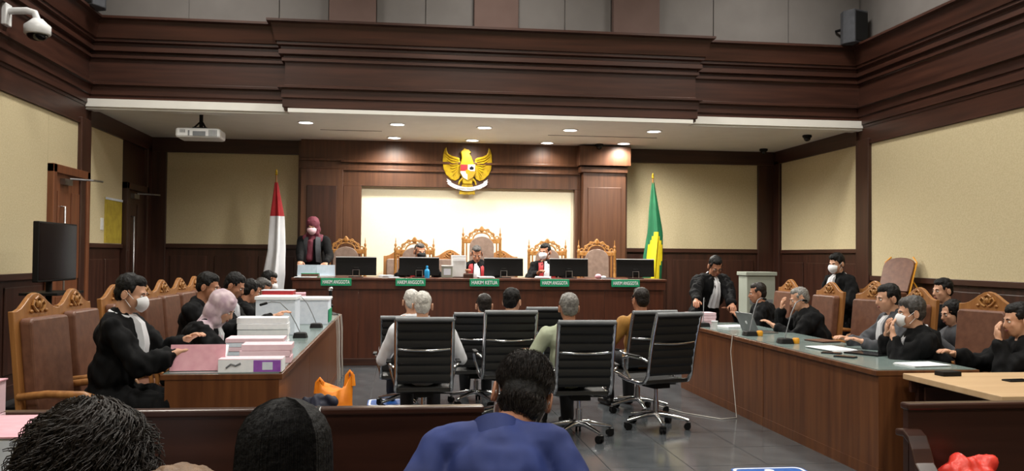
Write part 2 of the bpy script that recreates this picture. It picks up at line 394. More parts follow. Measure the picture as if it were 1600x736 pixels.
door('door_1', 10.5, 11.68, 2.53, False, 'brown wooden door behind the television on the left wall')
door('door_2', 13.2, 14.3, 2.54, True, 'dark wooden door in the far left corner of the alcove')
# ------------------------------------------------------------------ lamps
def downlight(x, y, watts, label, big=.1, spot=True):
    t = thing('downlight', label, 'ceiling light', (x, y, ZC), 0, 'downlights in the alcove ceiling')
    MB().lathe([(big, 0), (big+.02, 0), (big+.02, -.008), (big, -.012), (big-.005, -.004)], n=20).build('trim_ring', 'white_plastic', t, smooth=True)
    MB().lathe([(big-.008, -.002), (big-.008, -.005)], n=20).build('diffuser', 'lamp_glow', t)
    ld = bpy.data.lights.new('downlight_lamp', 'SPOT'); ld.energy = watts; ld.spot_size = math.radians(165); ld.spot_blend = .6; ld.shadow_soft_size = .1; ld.color = (1, .95, .86)
    lo = bpy.data.objects.new('lamp', ld); C.objects.link(lo); lo.parent = t; lo.location = (0, 0, -.03)
    return t
for x, y, k, l in ((-1.334, 12.47, .2, 'leftmost round ceiling downlight, beside the front edge'), (-.067, 12.41, 1.3, 'bright round downlight in the front row, left of the emblem'), (-.122, 13.85, .8, 'bright round downlight washing the panelling left of the emblem'),
                (1.171, 12.49, 1.1, 'round downlight at the front, above the middle chair'), (1.112, 13.92, .25, 'round downlight directly above the gold emblem'), (2.427, 12.52, 1.1, 'round front downlight between the emblem and the right column'),
                (3.654, 12.42, 2.0, 'brightest round downlight at the right of the front row'), (3.572, 13.85, .8, 'round downlight above the right column capital'), (2.336, 14.0, .25, 'dim round downlight at the back, right of the emblem')):
    downlight(x, y, DOWN_W*k, l)
for i, x in enumerate((-2.4, 1.2, 4.8)):
    for j, y in enumerate((-1.0, 3.0, 7.0, 10.0)):
        t = thing('ceiling_panel_light', 'square light panel in the hall ceiling', 'ceiling light', (x, y, ZH), 0, 'hall ceiling light panels')
        MB().box((-.45, -.45, -.03), (.45, -.4, 0)).box((-.45, .4, -.03), (.45, .45, 0)).box((-.45, -.4, -.03), (-.4, .4, 0)).box((.4, -.4, -.03), (.45, .4, 0)).build('frame', 'white_plastic', t)
        MB().box((-.4, -.4, -.015), (.4, .4, 0)).build('diffuser', 'panel_glow', t)
        ld = bpy.data.lights.new('panel_lamp', 'AREA'); ld.energy = HALL_W; ld.size = .75; ld.color = (1, .95, .86); ld.spread = math.radians(150)
        lo = bpy.data.objects.new('lamp', ld); C.objects.link(lo); lo.parent = t; lo.location = (0, 0, -.04)
# ================================================================== FURNITURE
# judges' bench
b = thing('judges_bench', 'long dark brown wooden judges bench on the dais', 'bench desk', (0, 12.16, 0))
X0, X1 = -1.47, 3.78
MB().box((X0, 0, 1.165), (X1, .9, 1.2)).build('top', 'wood_bench', b, bevel=.006)
MB().box((X0+.015, .02, 1.045), (X1-.015, .06, 1.165)).build('fascia', 'wood_bench', b, bevel=.006)
n = 6; st = (X1-X0-.08)/n
for k in range(n):
    MB().box((X0+.04+k*st, .05, .1), (X0+.04+(k+1)*st-.004, .08, 1.045)).build('front_panel', 'wood_bench', b)
MB().box((X0+.03, .035, 0), (X1-.03, .08, .1)).build('plinth', 'wood_dark_h', b, bevel=.005)
for x in (X0+.04, X1-.08): MB().box((x, .08, 0), (x+.04, .88, 1.165)).build('side_panel', 'wood_bench', b)
# counsel desks
def desk(x0, x1, y0, y1, label, grp, inner):
    t = thing('counsel_desk', label, 'desk', ((x0+x1)/2, (y0+y1)/2, 0), 0, grp)
    hx, hy = (x1-x0)/2, (y1-y0)/2-.002
    MB().box((-hx, -hy, .715), (hx, hy, .752)).build('top', 'wood_desk', t, bevel=.004)
    MB().box((-hx+.02, -hy+.01, .752), (hx-.02, hy-.01, .758)).build('glass_sheet', 'desk_glass', t)
    s = inner
    xa, xb = sorted((s*(hx-.02), s*(hx-.05)))
    MB().box((xa, -hy+.005, .08), (xb, hy-.005, .715)).build('front_panel', 'wood_desk', t)
    xa, xb = sorted((s*(hx-.015), s*(hx-.055))); MB().box((xa, -hy, 0), (xb, hy, .08)).build('plinth', 'wood_desk', t)
    for e in (-1, 1):
        ya, yb = sorted((e*(hy-.005), e*(hy-.035)))
        xa, xb = sorted((-s*(hx-.03), s*(hx-.05))); MB().box((xa, ya, 0), (xb, yb, .715)).build('end_panel', 'wood_desk', t)
    return t
desk(-1.5, -.745, 5.78, 7.7, 'nearest left desk, topped with pink stacks and a purple and white box', 'left counsel desks', 1)
desk(-1.5, -.745, 7.7, 9.62, 'middle left desk carrying the white document boxes', 'left counsel desks', 1)
desk(-1.5, -.745, 9.62, 11.5, 'farthest left desk, ending beside the judges bench', 'left counsel desks', 1)
desk(3.25, 4.02, 5.68, 7.62, 'nearest right desk with a glass top, beside the pale table', 'right counsel desks', -1)
desk(3.25, 4.02, 7.62, 9.95, 'farther right desk carrying the laptop and microphones', 'right counsel desks', -1)
# pale table
t = thing('pale_table', 'pale wood table with dark underside beside the right pew', 'table', (4.1, 5.14, 0))
MB().box((-.68, -.5, .70), (.68, .5, .74)).build('tabletop', 'table_pale', t, bevel=.004)
MB().box((-.66, -.46, .62), (.66, -.43, .70)).box((-.66, .43, .62), (.66, .46, .70)).build('apron', 'wood_dark_h', t)
for x in (-.62, .58):
    for y in (-.45, .41): MB().box((x, y, 0), (x+.04, y+.04, .70)).build('leg', 'wood_dark', t)
MB().box((-.6, .36, .1), (.6, .38, .66)).build('modesty_panel', 'wood_dark_h', t)
# pews
def pew(name, label, x0, x1, yb, face, arms):
    t = thing(name, label, 'pew', ((x0+x1)/2, yb, 0), 0 if face < 0 else PI)
    h = (x1-x0)/2
    MB().box((-h, -.02, .12), (h, .02, .85)).build('backrest', 'wood_pew', t)
    MB().box((-h-.01, -.035, .85), (h+.01, .03, .88)).build('top_rail', 'wood_pew', t, bevel=.008)
    MB().box((-h, -.5, .41), (h, -.02, .45)).build('seat', 'wood_pew', t, bevel=.01)
    MB().box((-h, -.46, .0), (h, -.43, .41)).build('seat_front', 'wood_pew', t)
    for e in arms:
        x = e*h
        xa, xb = sorted((x, x-e*.05))
        MB().prism([(-.02, 0), (-.02, .74), (-.1, .72), (-.16, .60), (-.24, .56), (-.5, .56), (-.5, 0)], xa, xb, lambda a, b_, d: (d, a, b_)).build('end_panel', 'wood_pew', t, bevel=.006)
        pts = [(.01, .765), (-.05, .77), (-.09, .75), (-.12, .70), (-.145, .645), (-.185, .61), (-.25, .595), (-.38, .59), (-.52, .585), (-.55, .57)]
        mb = MB(); vs = []
        for a, z in pts:
            vs += [(x-.045, a, z-.03), (x+.045, a, z-.03), (x+.045, a, z), (x-.045, a, z)]
        fs = []
        for i in range(len(pts)-1):
            for k in range(4): fs.append((i*4+k, i*4+(k+1) % 4, i*4+4+(k+1) % 4, i*4+4+k))
        fs += [(3, 2, 1, 0), tuple(len(vs)-4+k for k in range(4))]
        mb.add(vs, fs).build('armrest', 'wood_pew', t, bevel=.008)
    return t
pew('pew', 'dark wooden pew in front of the left desk, behind the foreground heads', -1.9, .35, 3.76, -1, (1,))
pew('pew', 'dark wooden pew at the right with curved armrest and red bag', 2.245, 4.6, 3.68, -1, (-1,))
pew('pew', 'wooden pew under the women in the foreground', -1.3, -.02, 1.5, 1, ())
pew('pew', 'wooden pew under the light brown haired spectator', -.95, .35, .78, 1, ())
pew('pew', 'wooden pew under the man in the blue shirt', .0, 1.2, 1.98, 1, ())

# ---- chrome office chairs
def office_chair(label, loc, rz, hz=1.04, group='black chrome office chairs in the aisle', base_rot=0):
    # local: faces +Y, origin on floor under the gas column
    t = thing('office_chair', label, 'office chair', loc, rz, group)
    k = hz-1.04
    prof = [(.24, .455), (.1, .43), (-.08, .425), (-.16, .44), (-.205, .50), (-.225, .60), (-.25, .72), (-.285, .86), (-.33, 1.0), (-.345, 1.035)]
    prof = [(y, z+k) for y, z in prof]
    def sling(i0, i1, nm):
        mb = MB(); sub = []
        for i in range(i0, i1):
            a, b_ = Vector(prof[i]), Vector(prof[i+1]); m_ = max(2, int((b_-a).length/.022))
            sub += [a.lerp(b_, q/m_) for q in range(m_)]
        sub.append(Vector(prof[i1])); vs = []; fs = []
        for q, p in enumerate(sub):
            tn = (sub[min(q+1, len(sub)-1)]-sub[max(q-1, 0)]).normalized(); nn = V(-tn.y, tn.x)
            th = .006+(.013 if q % 3 == 1 else .009 if q % 3 == 2 else 0)
            for sgn, x in ((1, -.215), (1, .215), (-1, .215), (-1, -.215)):
                pp = p+nn*th*sgn; vs.append((x, pp.x, pp.y))
        for q in range(len(sub)-1):
            for w_ in range(4): fs.append((q*4+w_, q*4+(w_+1) % 4, q*4+4+(w_+1) % 4, q*4+4+w_))
        fs += [(3, 2, 1, 0), tuple(len(vs)-4+w_ for w_ in range(4))]
        return mb.add(vs, fs).build(nm, 'black_mesh', t, smooth=35)
    sling(0, 3, 'seat'); sling(4, 9, 'backrest')
    for s in (-1, 1):
        MB().tube([(s*.228, y, z) for y, z in prof], .018).build('side_frame', 'chrome', t, smooth=True)
        MB().tube([(s*.232, -.225, .62+k), (s*.28, -.19, .655+k), (s*.29, -.02, .655+k), (s*.288, .09, .63+k), (s*.27, .11, .55+k), (s*.235, .06, .45+k)], .012).build('armrest', 'chrome', t, smooth=True)
        MB().obox((s*.29, -.07, .668+k), (.04, .2, .016)).build('arm_pad', 'black_plastic', t, bevel=.005)
    tb = MB(); tb.tube([(x*.225, -.262-.028*(1-x*x), .79+k-.012*(1-x*x)) for x in (-1, -.7, -.35, 0, .35, .7, 1)], .012)
    tb.build('cross_brace', 'chrome', t, smooth=True)
    MB().cyl((-.235, -.345, 1.035+k), (.235, -.345, 1.035+k), .02, n=12).build('head_roll', 'grey_plastic', t, smooth=True)
    MB().tube([(-.225, -.1, .425+k), (-.1, -.03, .40+k), (.1, -.03, .40+k), (.225, -.1, .425+k)], .012).obox((0, 0, .39+k), (.16, .2, .045)).build('seat_mechanism', 'black_plastic', t)
    MB().tube([(.05, .02, .385+k), (.25, .05, .375+k)], .006, 6).build('lever', 'black_plastic', t)
    MB().cyl((0, 0, .2), (0, 0, .38+k), .016).cyl((0, 0, .1), (0, 0, .24), .027).build('gas_column', 'chrome', t, smooth=True)
    leg = None; cas = None
    for q in range(5):
        a = q*2*PI/5+base_rot
        if leg is None:
            leg = MB().tube([(0, 0, .125), (.1, 0, .12), (.29, 0, .082)], [.026, .022, .014], 8).build('base_leg', 'chrome', t, smooth=True)
            cas = MB().cyl((-.014, 0, .07), (-.014, 0, .09), .008).cyl((-.012, -.024, .03), (-.012, -.006, .03), .03, n=14).cyl((-.012, .006, .03), (-.012, .024, .03), .03, n=14).obox((0, 0, .05), (.03, .05, .03)).build('caster', 'black_plastic', leg, smooth=True, loc=(.29, 0, 0))
            leg.rotation_euler = (0, 0, a)
        else:
            l2 = leg.copy(); C.objects.link(l2); l2.rotation_euler = (0, 0, a)
            c2 = cas.copy(); C.objects.link(c2); c2.parent = l2
    return t
OC = {}
OC['A'] = office_chair('black office chair with chrome frame holding the white haired man in front', (.2, 7.48, 0), 0, 1.005, base_rot=.3)
OC['B'] = office_chair('black chrome office chair directly ahead of the blue shirted man', (.97, 8.05, 0), .02, 1.025, base_rot=.9)
OC['C'] = office_chair('black chrome office chair holding the grey haired man in pale green', (1.5, 7.27, 0), -.02, .995, base_rot=.15)
OC['D'] = office_chair('empty black chrome office chair nearest the right desk, turned to the left', (2.27, 7.62, 0), .32, 1.035, base_rot=.55)
OC['E'] = office_chair('low black office chair of the small dark haired witness, second row', (.78, 8.98, 0), -.05, .945, base_rot=.2)
OC['F'] = office_chair('empty black office chair in the second row, between two witnesses', (1.48, 8.98, 0), 0, 1.0, base_rot=.4)
OC['G'] = office_chair('black chrome office chair holding the man in the mustard shirt', (2.33, 8.45, 0), .22, 1.0, base_rot=.7)
OC['H'] = office_chair('black office chair of the white haired man in the second row', (.05, 8.85, 0), 0, .92, base_rot=.1)

# ---- carved court chairs (leather panel, arched crest)
def court_chair(label, loc, rz, group, mat_l='leather', h=1.26):
    t = thing('court_chair', label, 'chair', loc, rz, group)
    W = .27
    # back leans a little: y from -.25 at seat to -.33 at the top
    def bk(a, z, d): return (a, -.25-.08*(z-.45)/.8-d, z)
    crest = [(-W, h-.12), (-W, h-.105)]
    for q in range(13):
        x = -W+2*W*q/12; u = abs(x)/W
        crest.append((x, h-.105+.105*(.5+.5*math.cos(PI*min(1, u*1.15)))))
    outline = [(-W, .4), (W, .4)]+[(x, z) for x, z in reversed(crest[2:])]
    MB().prism(outline, 0, .035, bk).build('back_frame', 'wood_honey', t, bevel=.006)
    inner = [(-W+.05, .50), (W-.05, .50), (W-.05, h-.17), (W-.07, h-.15), (-W+.07, h-.15), (-W+.05, h-.17)]
    MB().prism(inner, -.08, .0, bk).build('back_cushion', mat_l, t, bevel=.022)
    mb = MB()
    for s in (-1, 1):
        mb.tube([bk(s*.015, h-.12, -.008), bk(s*.045, h-.105, -.01), bk(s*.07, h-.075, -.01), bk(s*.05, h-.05, -.01), bk(s*.03, h-.065, -.01)], .009, 6)
        mb.tube([bk(s*.02, h-.09, -.008), bk(s*.03, h-.04, -.01), bk(0, h-.025, -.01)], .009, 6)
        mb.ell(bk(s*.085, h-.115, -.008), (.016, .01, .012), None, 8, 6)
    mb.ell(bk(0, h-.075, -.01), (.018, .014, .026), None, 10, 6)
    mb.build('crest_carving', 'wood_carved', t, smooth=True)
    MB().box((-W+.02, -.22, .39), (W-.02, .24, .47)).build('seat_cushion', mat_l, t, bevel=.025)
    MB().box((-W, -.26, .33), (W, .25, .39)).build('seat_rail', 'wood_honey', t, bevel=.006)
    for s in (-1, 1):
        MB().tube([(s*W, -.28, .64), (s*W, -.1, .66), (s*W, .12, .655), (s*W, .2, .63), (s*W, .215, .60)], [.022, .024, .026, .026, .018], 8).build('armrest', 'wood_honey', t, smooth=True)
        MB().tube([(s*W, .12, .65), (s*W, .14, .52), (s*W, .1, .37)], .018, 8).build('arm_post', 'wood_honey', t, smooth=True)
        MB().box((s*W-.025, .19, 0), (s*W+.025, .24, .34)).build('leg', 'wood_honey', t, bevel=.006)
        MB().box((s*W-.025, -.28, 0), (s*W+.025, -.22, .45)).build('leg', 'wood_honey', t, bevel=.006)
    return t
CH = court_chair('empty carved court chair at the far left, turned toward the aisle', (-1.97, 5.88, 0), -PI/2-.14, 'carved chairs along the left desks')
for x, y, a, l in ((-1.99, 6.62, -.05, 'second carved court chair from the left, behind the masked man reading'), (-1.97, 8.25, -.08, 'carved court chair right of the masked reader, overlapping another'),
                   (-1.97, 8.9, -.08, 'carved court chair half hidden behind its neighbour on the left side'), (-1.97, 9.6, -.08, 'single carved court chair left of the lilac scarf woman'),
                   (-1.97, 10.28, -.08, 'carved court chair just above the lilac scarf woman'), (-1.99, 11.0, -.1, 'farthest carved court chair on the left, by the dark haired men'), (-1.97, 7.45, -.15, 'carved court chair under the lilac scarf woman')):
    dup(CH, (x, y, 0), -PI/2+a, l)
for x, y, a, l in ((4.46, 10.35, .05, 'carved court chair behind the man with turned head, by the pale box'), (4.46, 9.3, .08, 'carved court chair behind the grey haired man covering his face'),
                   (4.46, 8.3, .22, 'large empty carved court chair in the middle of the right row'), (5.27, 9.8, .1, 'carved court chair below the stacked banquet chairs, near the wall'),
                   (4.46, 7.62, .05, 'carved court chair behind the two men seated close together at the right desk'), (4.46, 6.55, .28, 'large empty carved court chair at the right, before the edge')):
    dup(CH, (x, y, 0), PI/2+a, l, 'carved chairs along the right desks')

# ---- judges' ornate chairs
def judge_chair(label, loc, h, group='ornate judges chairs'):
    t = thing('judge_chair', label, 'chair', loc, PI, group)
    W = .29
    for s in (-1, 1):
        MB().lathe([(.02, .42), (.024, .8), (.018, .82), (.024, .85), (.022, h-.22), (.028, h-.2), (.02, h-.17), (.012, h-.16), (.02, h-.135), (.02, h-.12), (.006, h-.1), (.008, h-.08), (.003, h-.02)], (s*W, -.28, 0), 10).build('back_post', 'wood_carved', t, smooth=True)
        MB().tube([(s*W, -.26, .68), (s*W, -.05, .7), (s*W, .18, .68), (s*W*1.02, .23, .64)], [.02, .025, .028, .02], 8).build('armrest', 'wood_carved', t, smooth=True)
        MB().lathe([(.025, .0), (.03, .1), (.02, .2), (.03, .36), (.02, .42), (.026, .55), (.018, .68)], (s*W, .16, 0), 10).build('arm_post', 'wood_carved', t, smooth=True)
        MB().box((s*W-.025, -.31, 0), (s*W+.025, -.25, .44)).build('leg', 'wood_honey', t, bevel=.005)
        MB().box((s*(W-.055)-.012, -.29, .5), (s*(W-.055)+.012, -.265, h-.2)).build('stile', 'wood_honey', t, bevel=.004)
    MB().box((-W, -.3, h-.27), (W, -.26, h-.2)).build('crest_rail', 'wood_carved', t, bevel=.008)
    mb = MB()
    arc = lambda R, n0=13: [(R*math.cos(PI*q/(n0-1)), -.28, h-.2+R*.72*math.sin(PI*q/(n0-1))) for q in range(n0)]
    mb.tube(arc(.2), .015, 6); mb.tube(arc(.135), .013, 6)
    for s in (-1, 1):
        for cx, cz, r in ((.17, h-.135, .028), (.09, h-.075, .028), (.24, h-.18, .024)):
            mb.tube([(s*cx+r*math.cos(q*PI/4), -.275, cz+r*math.sin(q*PI/4)) for q in range(8)], .009, 6, True)
    mb.ell((0, -.275, h-.055), (.04, .022, .045)); mb.ell((0, -.27, h-.025), (.022, .018, .025)); 
    mb.build('crest_carving', 'wood_carved', t, smooth=True)
    out = [(-.17, .5), (.17, .5), (.195, .62), (.19, h-.32)]+[(.19*math.cos(PI*q/10), h-.32+.16*math.sin(PI*q/10)) for q in range(1, 10)]+[(-.19, h-.32), (-.195, .62)]
    MB().prism(out, -.24, -.285, lambda a, z, d: (a, d, z)).build('back_cushion', 'leather_grey', t, bevel=.015)
    MB().box((-W, -.29, .34), (W, .24, .42)).build('seat_rail', 'wood_carved', t, bevel=.008)
    MB().box((-W+.02, -.25, .42), (W-.02, .22, .5)).build('seat_cushion', 'leather_grey', t, bevel=.025)
    return t
JY, DZ = 13.3, .45
JC = judge_chair('ornate carved chair beside the woman in the maroon headscarf', (-.83, JY, DZ), 1.35)
for x, l in ((.21, 'ornate carved chair left of the middle one, a head half hidden in it'), (2.28, 'ornate carved chair of the masked judge with red collar'), (3.07, 'empty ornate carved chair at the right, before the column')):
    dup(JC, (x, JY, DZ), PI, l)
judge_chair('tallest ornate carved chair in the middle, behind the presiding judge', (1.25, JY+.05, DZ), 1.53)
LC = court_chair('low arched chair between the presiding judge and the left judge', (.78, 13.72, DZ), PI, 'low arched chairs behind the judges', 'leather_grey', 1.16)
dup(LC, (1.6, 13.72, DZ), PI, 'low arched chair just right of the tallest ornate chair')
dup(LC, (.0, 13.75, DZ), PI, 'low arched chair half hidden left of the left judge chair')
# ---- stacked banquet chairs
def banquet(label, loc, rz, grp='brown banquet chairs with gold frames'):
    t = thing('banquet_chair', label, 'chair', loc, rz, grp)
    out = [(-.2, .5), (.2, .5), (.21, .8)]+[(.21*math.cos(PI*q/10)*1.0, .82+.1*math.sin(PI*q/10)) for q in range(1, 10)]+[(-.21, .8)]
    MB().prism(out, -.2, -.245, lambda a, z, d: (a, d-(z-.5)*.4, z)).build('backrest', 'leather', t, bevel=.015)
    MB().box((-.21, -.2, .42), (.21, .22, .49)).build('seat', 'leather', t, bevel=.02)
    for s in (-1, 1):
        MB().tube([(s*.215, -.24, 0), (s*.215, -.22, .45), (s*.215, -.385, .86), (s*.15, -.41, .925)], .012, 6).build('back_frame', 'amber', t, smooth=True)
        MB().tube([(s*.2, .22, 0), (s*.2, .18, .42)], .012, 6).build('leg', 'amber', t, smooth=True)
    return t
BQ = banquet('topmost banquet chair of the tilted stack against the right wall', (5.95, 10.25, .62), PI/2+.45)
for k in range(3):
    dup(BQ, (5.95, 10.25, .155*k), PI/2+.45, ['lowest banquet chair of the stack against the right wall', 'second lowest banquet chair of the stack by the right wall', 'banquet chair just under the top of the stack by the right wall'][k])
dup(BQ, (4.98, 8.75, 0), PI/2+.35, 'brown banquet chair beside the standing masked man')
dup(BQ, (5.5, 6.6, 0), PI/2+.3, 'brown banquet chair at the right edge behind the black robe')

dup(BQ, (5.62, 8.4, 0), PI/2+.1, 'brown banquet chair under the dark haired man by the right wall')
dup(BQ, (5.36, 7.78, 0), PI/2+.25, 'brown banquet chair under the long haired woman')
dup(BQ, (4.62, 5.95, 0), PI/2+.1, 'brown banquet chair under the robed person at the right edge')
# ================================================================== PEOPLE
def blob(name, shapes, m, parent, voxel=.012, smooth=3, amp=0, freq=9, extra=None, seed=0, dec=0, post=None):
    mb = MB()
    for s in shapes:
        if s[0] == 'c': mb.cap(*s[1:])
        else: mb.ell(*s[1:])
    o = mb.build(name, m, parent)
    r = o.modifiers.new('r', 'REMESH'); r.mode = 'VOXEL'; r.voxel_size = voxel; r.use_smooth_shade = True
    if smooth:
        q = o.modifiers.new('s', 'SMOOTH'); q.factor = .5; q.iterations = smooth
    if dec:
        d = o.modifiers.new('d', 'DECIMATE'); d.ratio = dec
    pr = o.parent; o.parent = None
    me = baked(o); o.parent = pr
    if amp or post:
        off = V(seed*3.7, seed*1.3, seed*2.1)
        nn = [v.normal.copy() for v in me.vertices]
        for v, n_ in zip(me.vertices, nn):
            c = v.co.copy()
            if amp: v.co = c+n_*amp*(noise.noise(V(c.x*freq, c.y*freq, c.z*freq*.45)+off)+.5*noise.noise(V(c.x*freq*2.3, c.y*freq*2.3, c.z*freq*.9)+off))
            if post: v.co = post(v.co, c)
    if extra:
        bm = bmesh.new(); bm.from_mesh(me)
        tmp = bpy.data.meshes.new('tmp'); tmp.from_pydata(extra.v, [], extra.f); bm.from_mesh(tmp); bm.to_mesh(me); bm.free(); bpy.data.meshes.remove(tmp)
    me.polygons.foreach_set('use_smooth', [True]*len(me.polygons)); me.update()
    return o
def ik(S, T, a, b, pole):
    d = T-S; L = min(d.length, (a+b)*.995); d = d.normalized(); T = S+d*L
    x = (a*a-b*b+L*L)/(2*L); h = math.sqrt(max(a*a-x*x, 0))
    p = pole-d*pole.dot(d); p = p.normalized() if p.length > 1e-6 else d.orthogonal().normalized()
    return S+d*x+p*h, T
PN = [0]
def person(label, head, rz, pose='sit', lean=0, hp=(0, 0, 0), hands=None, top='robe', topm='robe_black', hair='short', hairm='hair_black', mask=None, skin='skin_tan',
           jabot=False, collar=None, floor_z=0, seat=.46, glasses=False, bulk=1., fine=False, band=None, poles=None, inner=None, legs=True, palm=None, group='people in the courtroom', roll=0, neck=None, nside=0, shrug=0, hs_=1.):
    PN[0] += 1; sd = PN[0]
    rl = math.radians(lean); yaw, pit, rol = [math.radians(v) for v in hp]
    d = V(math.sin(math.radians(roll)), math.sin(rl), math.cos(rl)).normalized(); nk = math.radians(neck) if neck is not None else rl*.7+.12; d2 = V(0, math.sin(nk), math.cos(nk))
    Rh = Matrix.Rotation(-yaw, 3, 'Z') @ Matrix.Rotation(-pit, 3, 'X') @ Matrix.Rotation(rol, 3, 'Y')
    zt = head[2]-floor_z
    upz = .062*d2.z+(Rh@V(0, .015, .10)).z
    if pose == 'sit':
        hip = V(0, 0, seat+.09); L = (zt-upz-hip.z)/d.z; L = max(.34, min(.60, L))
    else:
        L = .50; hip = V(0, 0, zt-upz-L*d.z)
    N = hip+d*L; NT = N+d2*.062+V(nside, 0, 0); HC = NT+Rh@V(0, .015, .10)
    Rz = Matrix.Rotation(rz, 3, 'Z')
    root = Vector(head)-Rz@V(HC.x, HC.y, 0); root.z = floor_z
    if pose == 'sit': HZ = HC.z
    t = thing('person', label, 'person', root, rz, group)
    fwd = V(0, d.z, -d.y); rt = V(1, 0, 0)
    Mt = Matrix((rt, fwd, d)).transposed()     # torso frame
    sw = .175*bulk
    S = {-1: N+Mt@V(-sw, -.005, -.055+shrug), 1: N+Mt@V(sw, -.005, -.055+shrug)}
    inv = Rz.transposed()
    W = {}; E = {}
    for s in (-1, 1):
        if hands and hands.get(s) is not None:
            T = inv@(Vector(hands[s])-root)
        elif pose == 'sit': T = V(s*.13, .30, hip.z+.09)
        else: T = S[s]+V(s*.07, .06, -.5)
        pole = Vector(poles[s]) if poles and s in poles else V(s*.6, -.25, -1)
        E[s], W[s] = ik(S[s], T, .29, .255, pole)
    K = {}; A = {}
    for s in (-1, 1):
        if pose == 'sit': K[s] = V(s*.12, .43, hip.z-.015); A[s] = V(s*.12, .44, .09)
        else: K[s] = V(s*.09, .02, hip.z*.53); A[s] = V(s*.10, -.01, .09)
    H = lambda x, y, z: HC+Rh@V(x, y, z)
    # ---- body: one continuous surface
    sh = [('e', hip+Mt@V(0, 0, .02), (.155*bulk, .11*bulk, .12), Mt), ('e', hip+d*(L*.45), (.13*bulk, .1*bulk, .17), Mt), ('e', hip+d*(L*.75), (.15*bulk, .11*bulk, .16), Mt),
          ('c', S[-1], S[1], .05), ('c', N-d*.04, NT+Rh@V(0, -.01, .03), .055, .05), ('c', NT, H(0, -.02, -.02), .05, .05)]
    sh += [('e', H(0, -.012, .038), (.075, .092, .083), Rh), ('e', H(0, .022, -.028), (.06, .07, .085), Rh), ('e', H(0, .042, -.08), (.04, .042, .034), Rh),
           ('c', H(-.034, .078, .022), H(.034, .078, .022), .012), ('c', H(0, .088, .012), H(0, .103, -.026), .009, .0145), ('e', H(-.035, .062, -.02), (.022, .02, .02), Rh), ('e', H(.035, .062, -.02), (.022, .02, .02), Rh),
           ('e', H(0, .085, -.058), (.022, .012, .014), Rh)]
    ex = MB()
    for s in (-1, 1):
        Me = Rh@Matrix.Rotation(s*.35, 3, 'Z')
        if hair not in ('hijab', 'long'): ex.ell(H(s*.081, -.012, -.008), (.009, .019, .030), Me, 10, 8).tube([H(s*.086, -.012+.017*math.cos(q*PI/5), -.006+.028*math.sin(q*PI/5)) for q in range(10)], .0045, 5, True)
        sh += [('c', S[s], E[s], .048, .04), ('c', E[s], W[s], .038, .026)]
        hd = (W[s]-E[s]).normalized(); pn = Vector(palm[s]) if palm and s in palm else V(0, 0, -1)
        pn = pn-hd*pn.dot(hd); pn = pn.normalized() if pn.length > .15 else (V(0, 1, 0)-hd*hd.y).normalized()
        sd_ = hd.cross(pn).normalized()
        if sd_.dot(V(-s, 0, 0)) < 0: sd_ = -sd_      # thumb side towards the middle
        Mh = Matrix((sd_, hd, pn)).transposed()
        sh.append(('e', W[s]+hd*.045, (.041, .05, .017), Mh))
        for q, ln in enumerate((.9, 1.05, 1., .78)):
            b0 = W[s]+hd*.07+sd_*(.03-q*.0195); a1 = hd*math.cos(.3)+pn*math.sin(.3); a2 = hd*math.cos(.8)+pn*math.sin(.8)
            b1 = b0+a1*.04*ln; b2 = b1+a2*.036*ln
            ex.tube([b0, b0.lerp(b1, .5), b1, b1.lerp(b2, .6), b2], [.0088, .0086, .0085, .008, .0055], 7)
        b0 = W[s]+hd*.02+sd_*.028; b1 = b0+(hd*.75+sd_*.65+pn*.2).normalized()*.042; b2 = b1+(hd*.95+sd_*.2+pn*.3).normalized()*.032
        ex.tube([b0, b1, b1.lerp(b2, .6), b2], [.012, .0105, .0095, .006], 7)
        if legs: sh += [('c', hip+V(s*.085, 0, -.02), K[s], .07, .05), ('c', K[s], A[s], .048, .034), ('c', A[s]+V(0, -.03, -.04), A[s]+V(0, .13, -.06), .032, .028)]
    blob('body', sh, skin, t, voxel=.007 if fine else .0095, smooth=2, extra=ex, dec=.45)
    # ---- face
    for s in (-1, 1):
        e = MB(); e.ell(H(s*.031, .079, .004), (.014, .009, .008), Rh, 10, 6); e.cur = 1; e.ell(H(s*.031, .0855, .004), (.006, .004, .006), Rh, 8, 6)
        e.build('eye', ['eye_white', 'eye_dark'], t, smooth=True)
        MB().tube([H(s*.016, .091, .021), H(s*.033, .089, .027), H(s*.05, .079, .022)], [.003, .004, .002], 6).build('eyebrow', hairm if hair not in ('hijab',) else 'hair_black', t, smooth=True)
    if not mask: MB().ell(H(0, .094, -.055), (.023, .008, .005), Rh, 10, 6).ell(H(0, .093, -.063), (.019, .008, .006), Rh, 10, 6).build('lips', 'lip', t, smooth=True)
    if mask:
        mk = MB(); nu, nv = 14, 9; vs = []
        for j in range(nv):
            for i in range(nu):
                a = (i/(nu-1)-.5)*2.25; v = j/(nv-1)
                z = -.046+(.054-v*.108)*(1-.42*(abs(a)/1.125)**2.2); bul = math.sin(PI*min(1, v*1.02))**.7
                R_ = .074+.006*bul
                yy = .028+(.068+.03*bul)*math.cos(a)**.8 if math.cos(a) > 0 else .02
                vs.append(H(R_*math.sin(a)*(1-.28*v*v), yy, z-.004*math.cos(i)*0))
        n0 = len(vs); vs += [p+(Vector(p)-H(0, .02, -.045)).normalized()*-.004 for p in vs]
        fs = [(j*nu+i, j*nu+i+1, (j+1)*nu+i+1, (j+1)*nu+i) for j in range(nv-1) for i in range(nu-1)]
        fs += [tuple(k+n0 for k in reversed(f)) for f in fs]
        mk.add(vs, fs); o = mk.build('face_mask', mask, t, smooth=80)
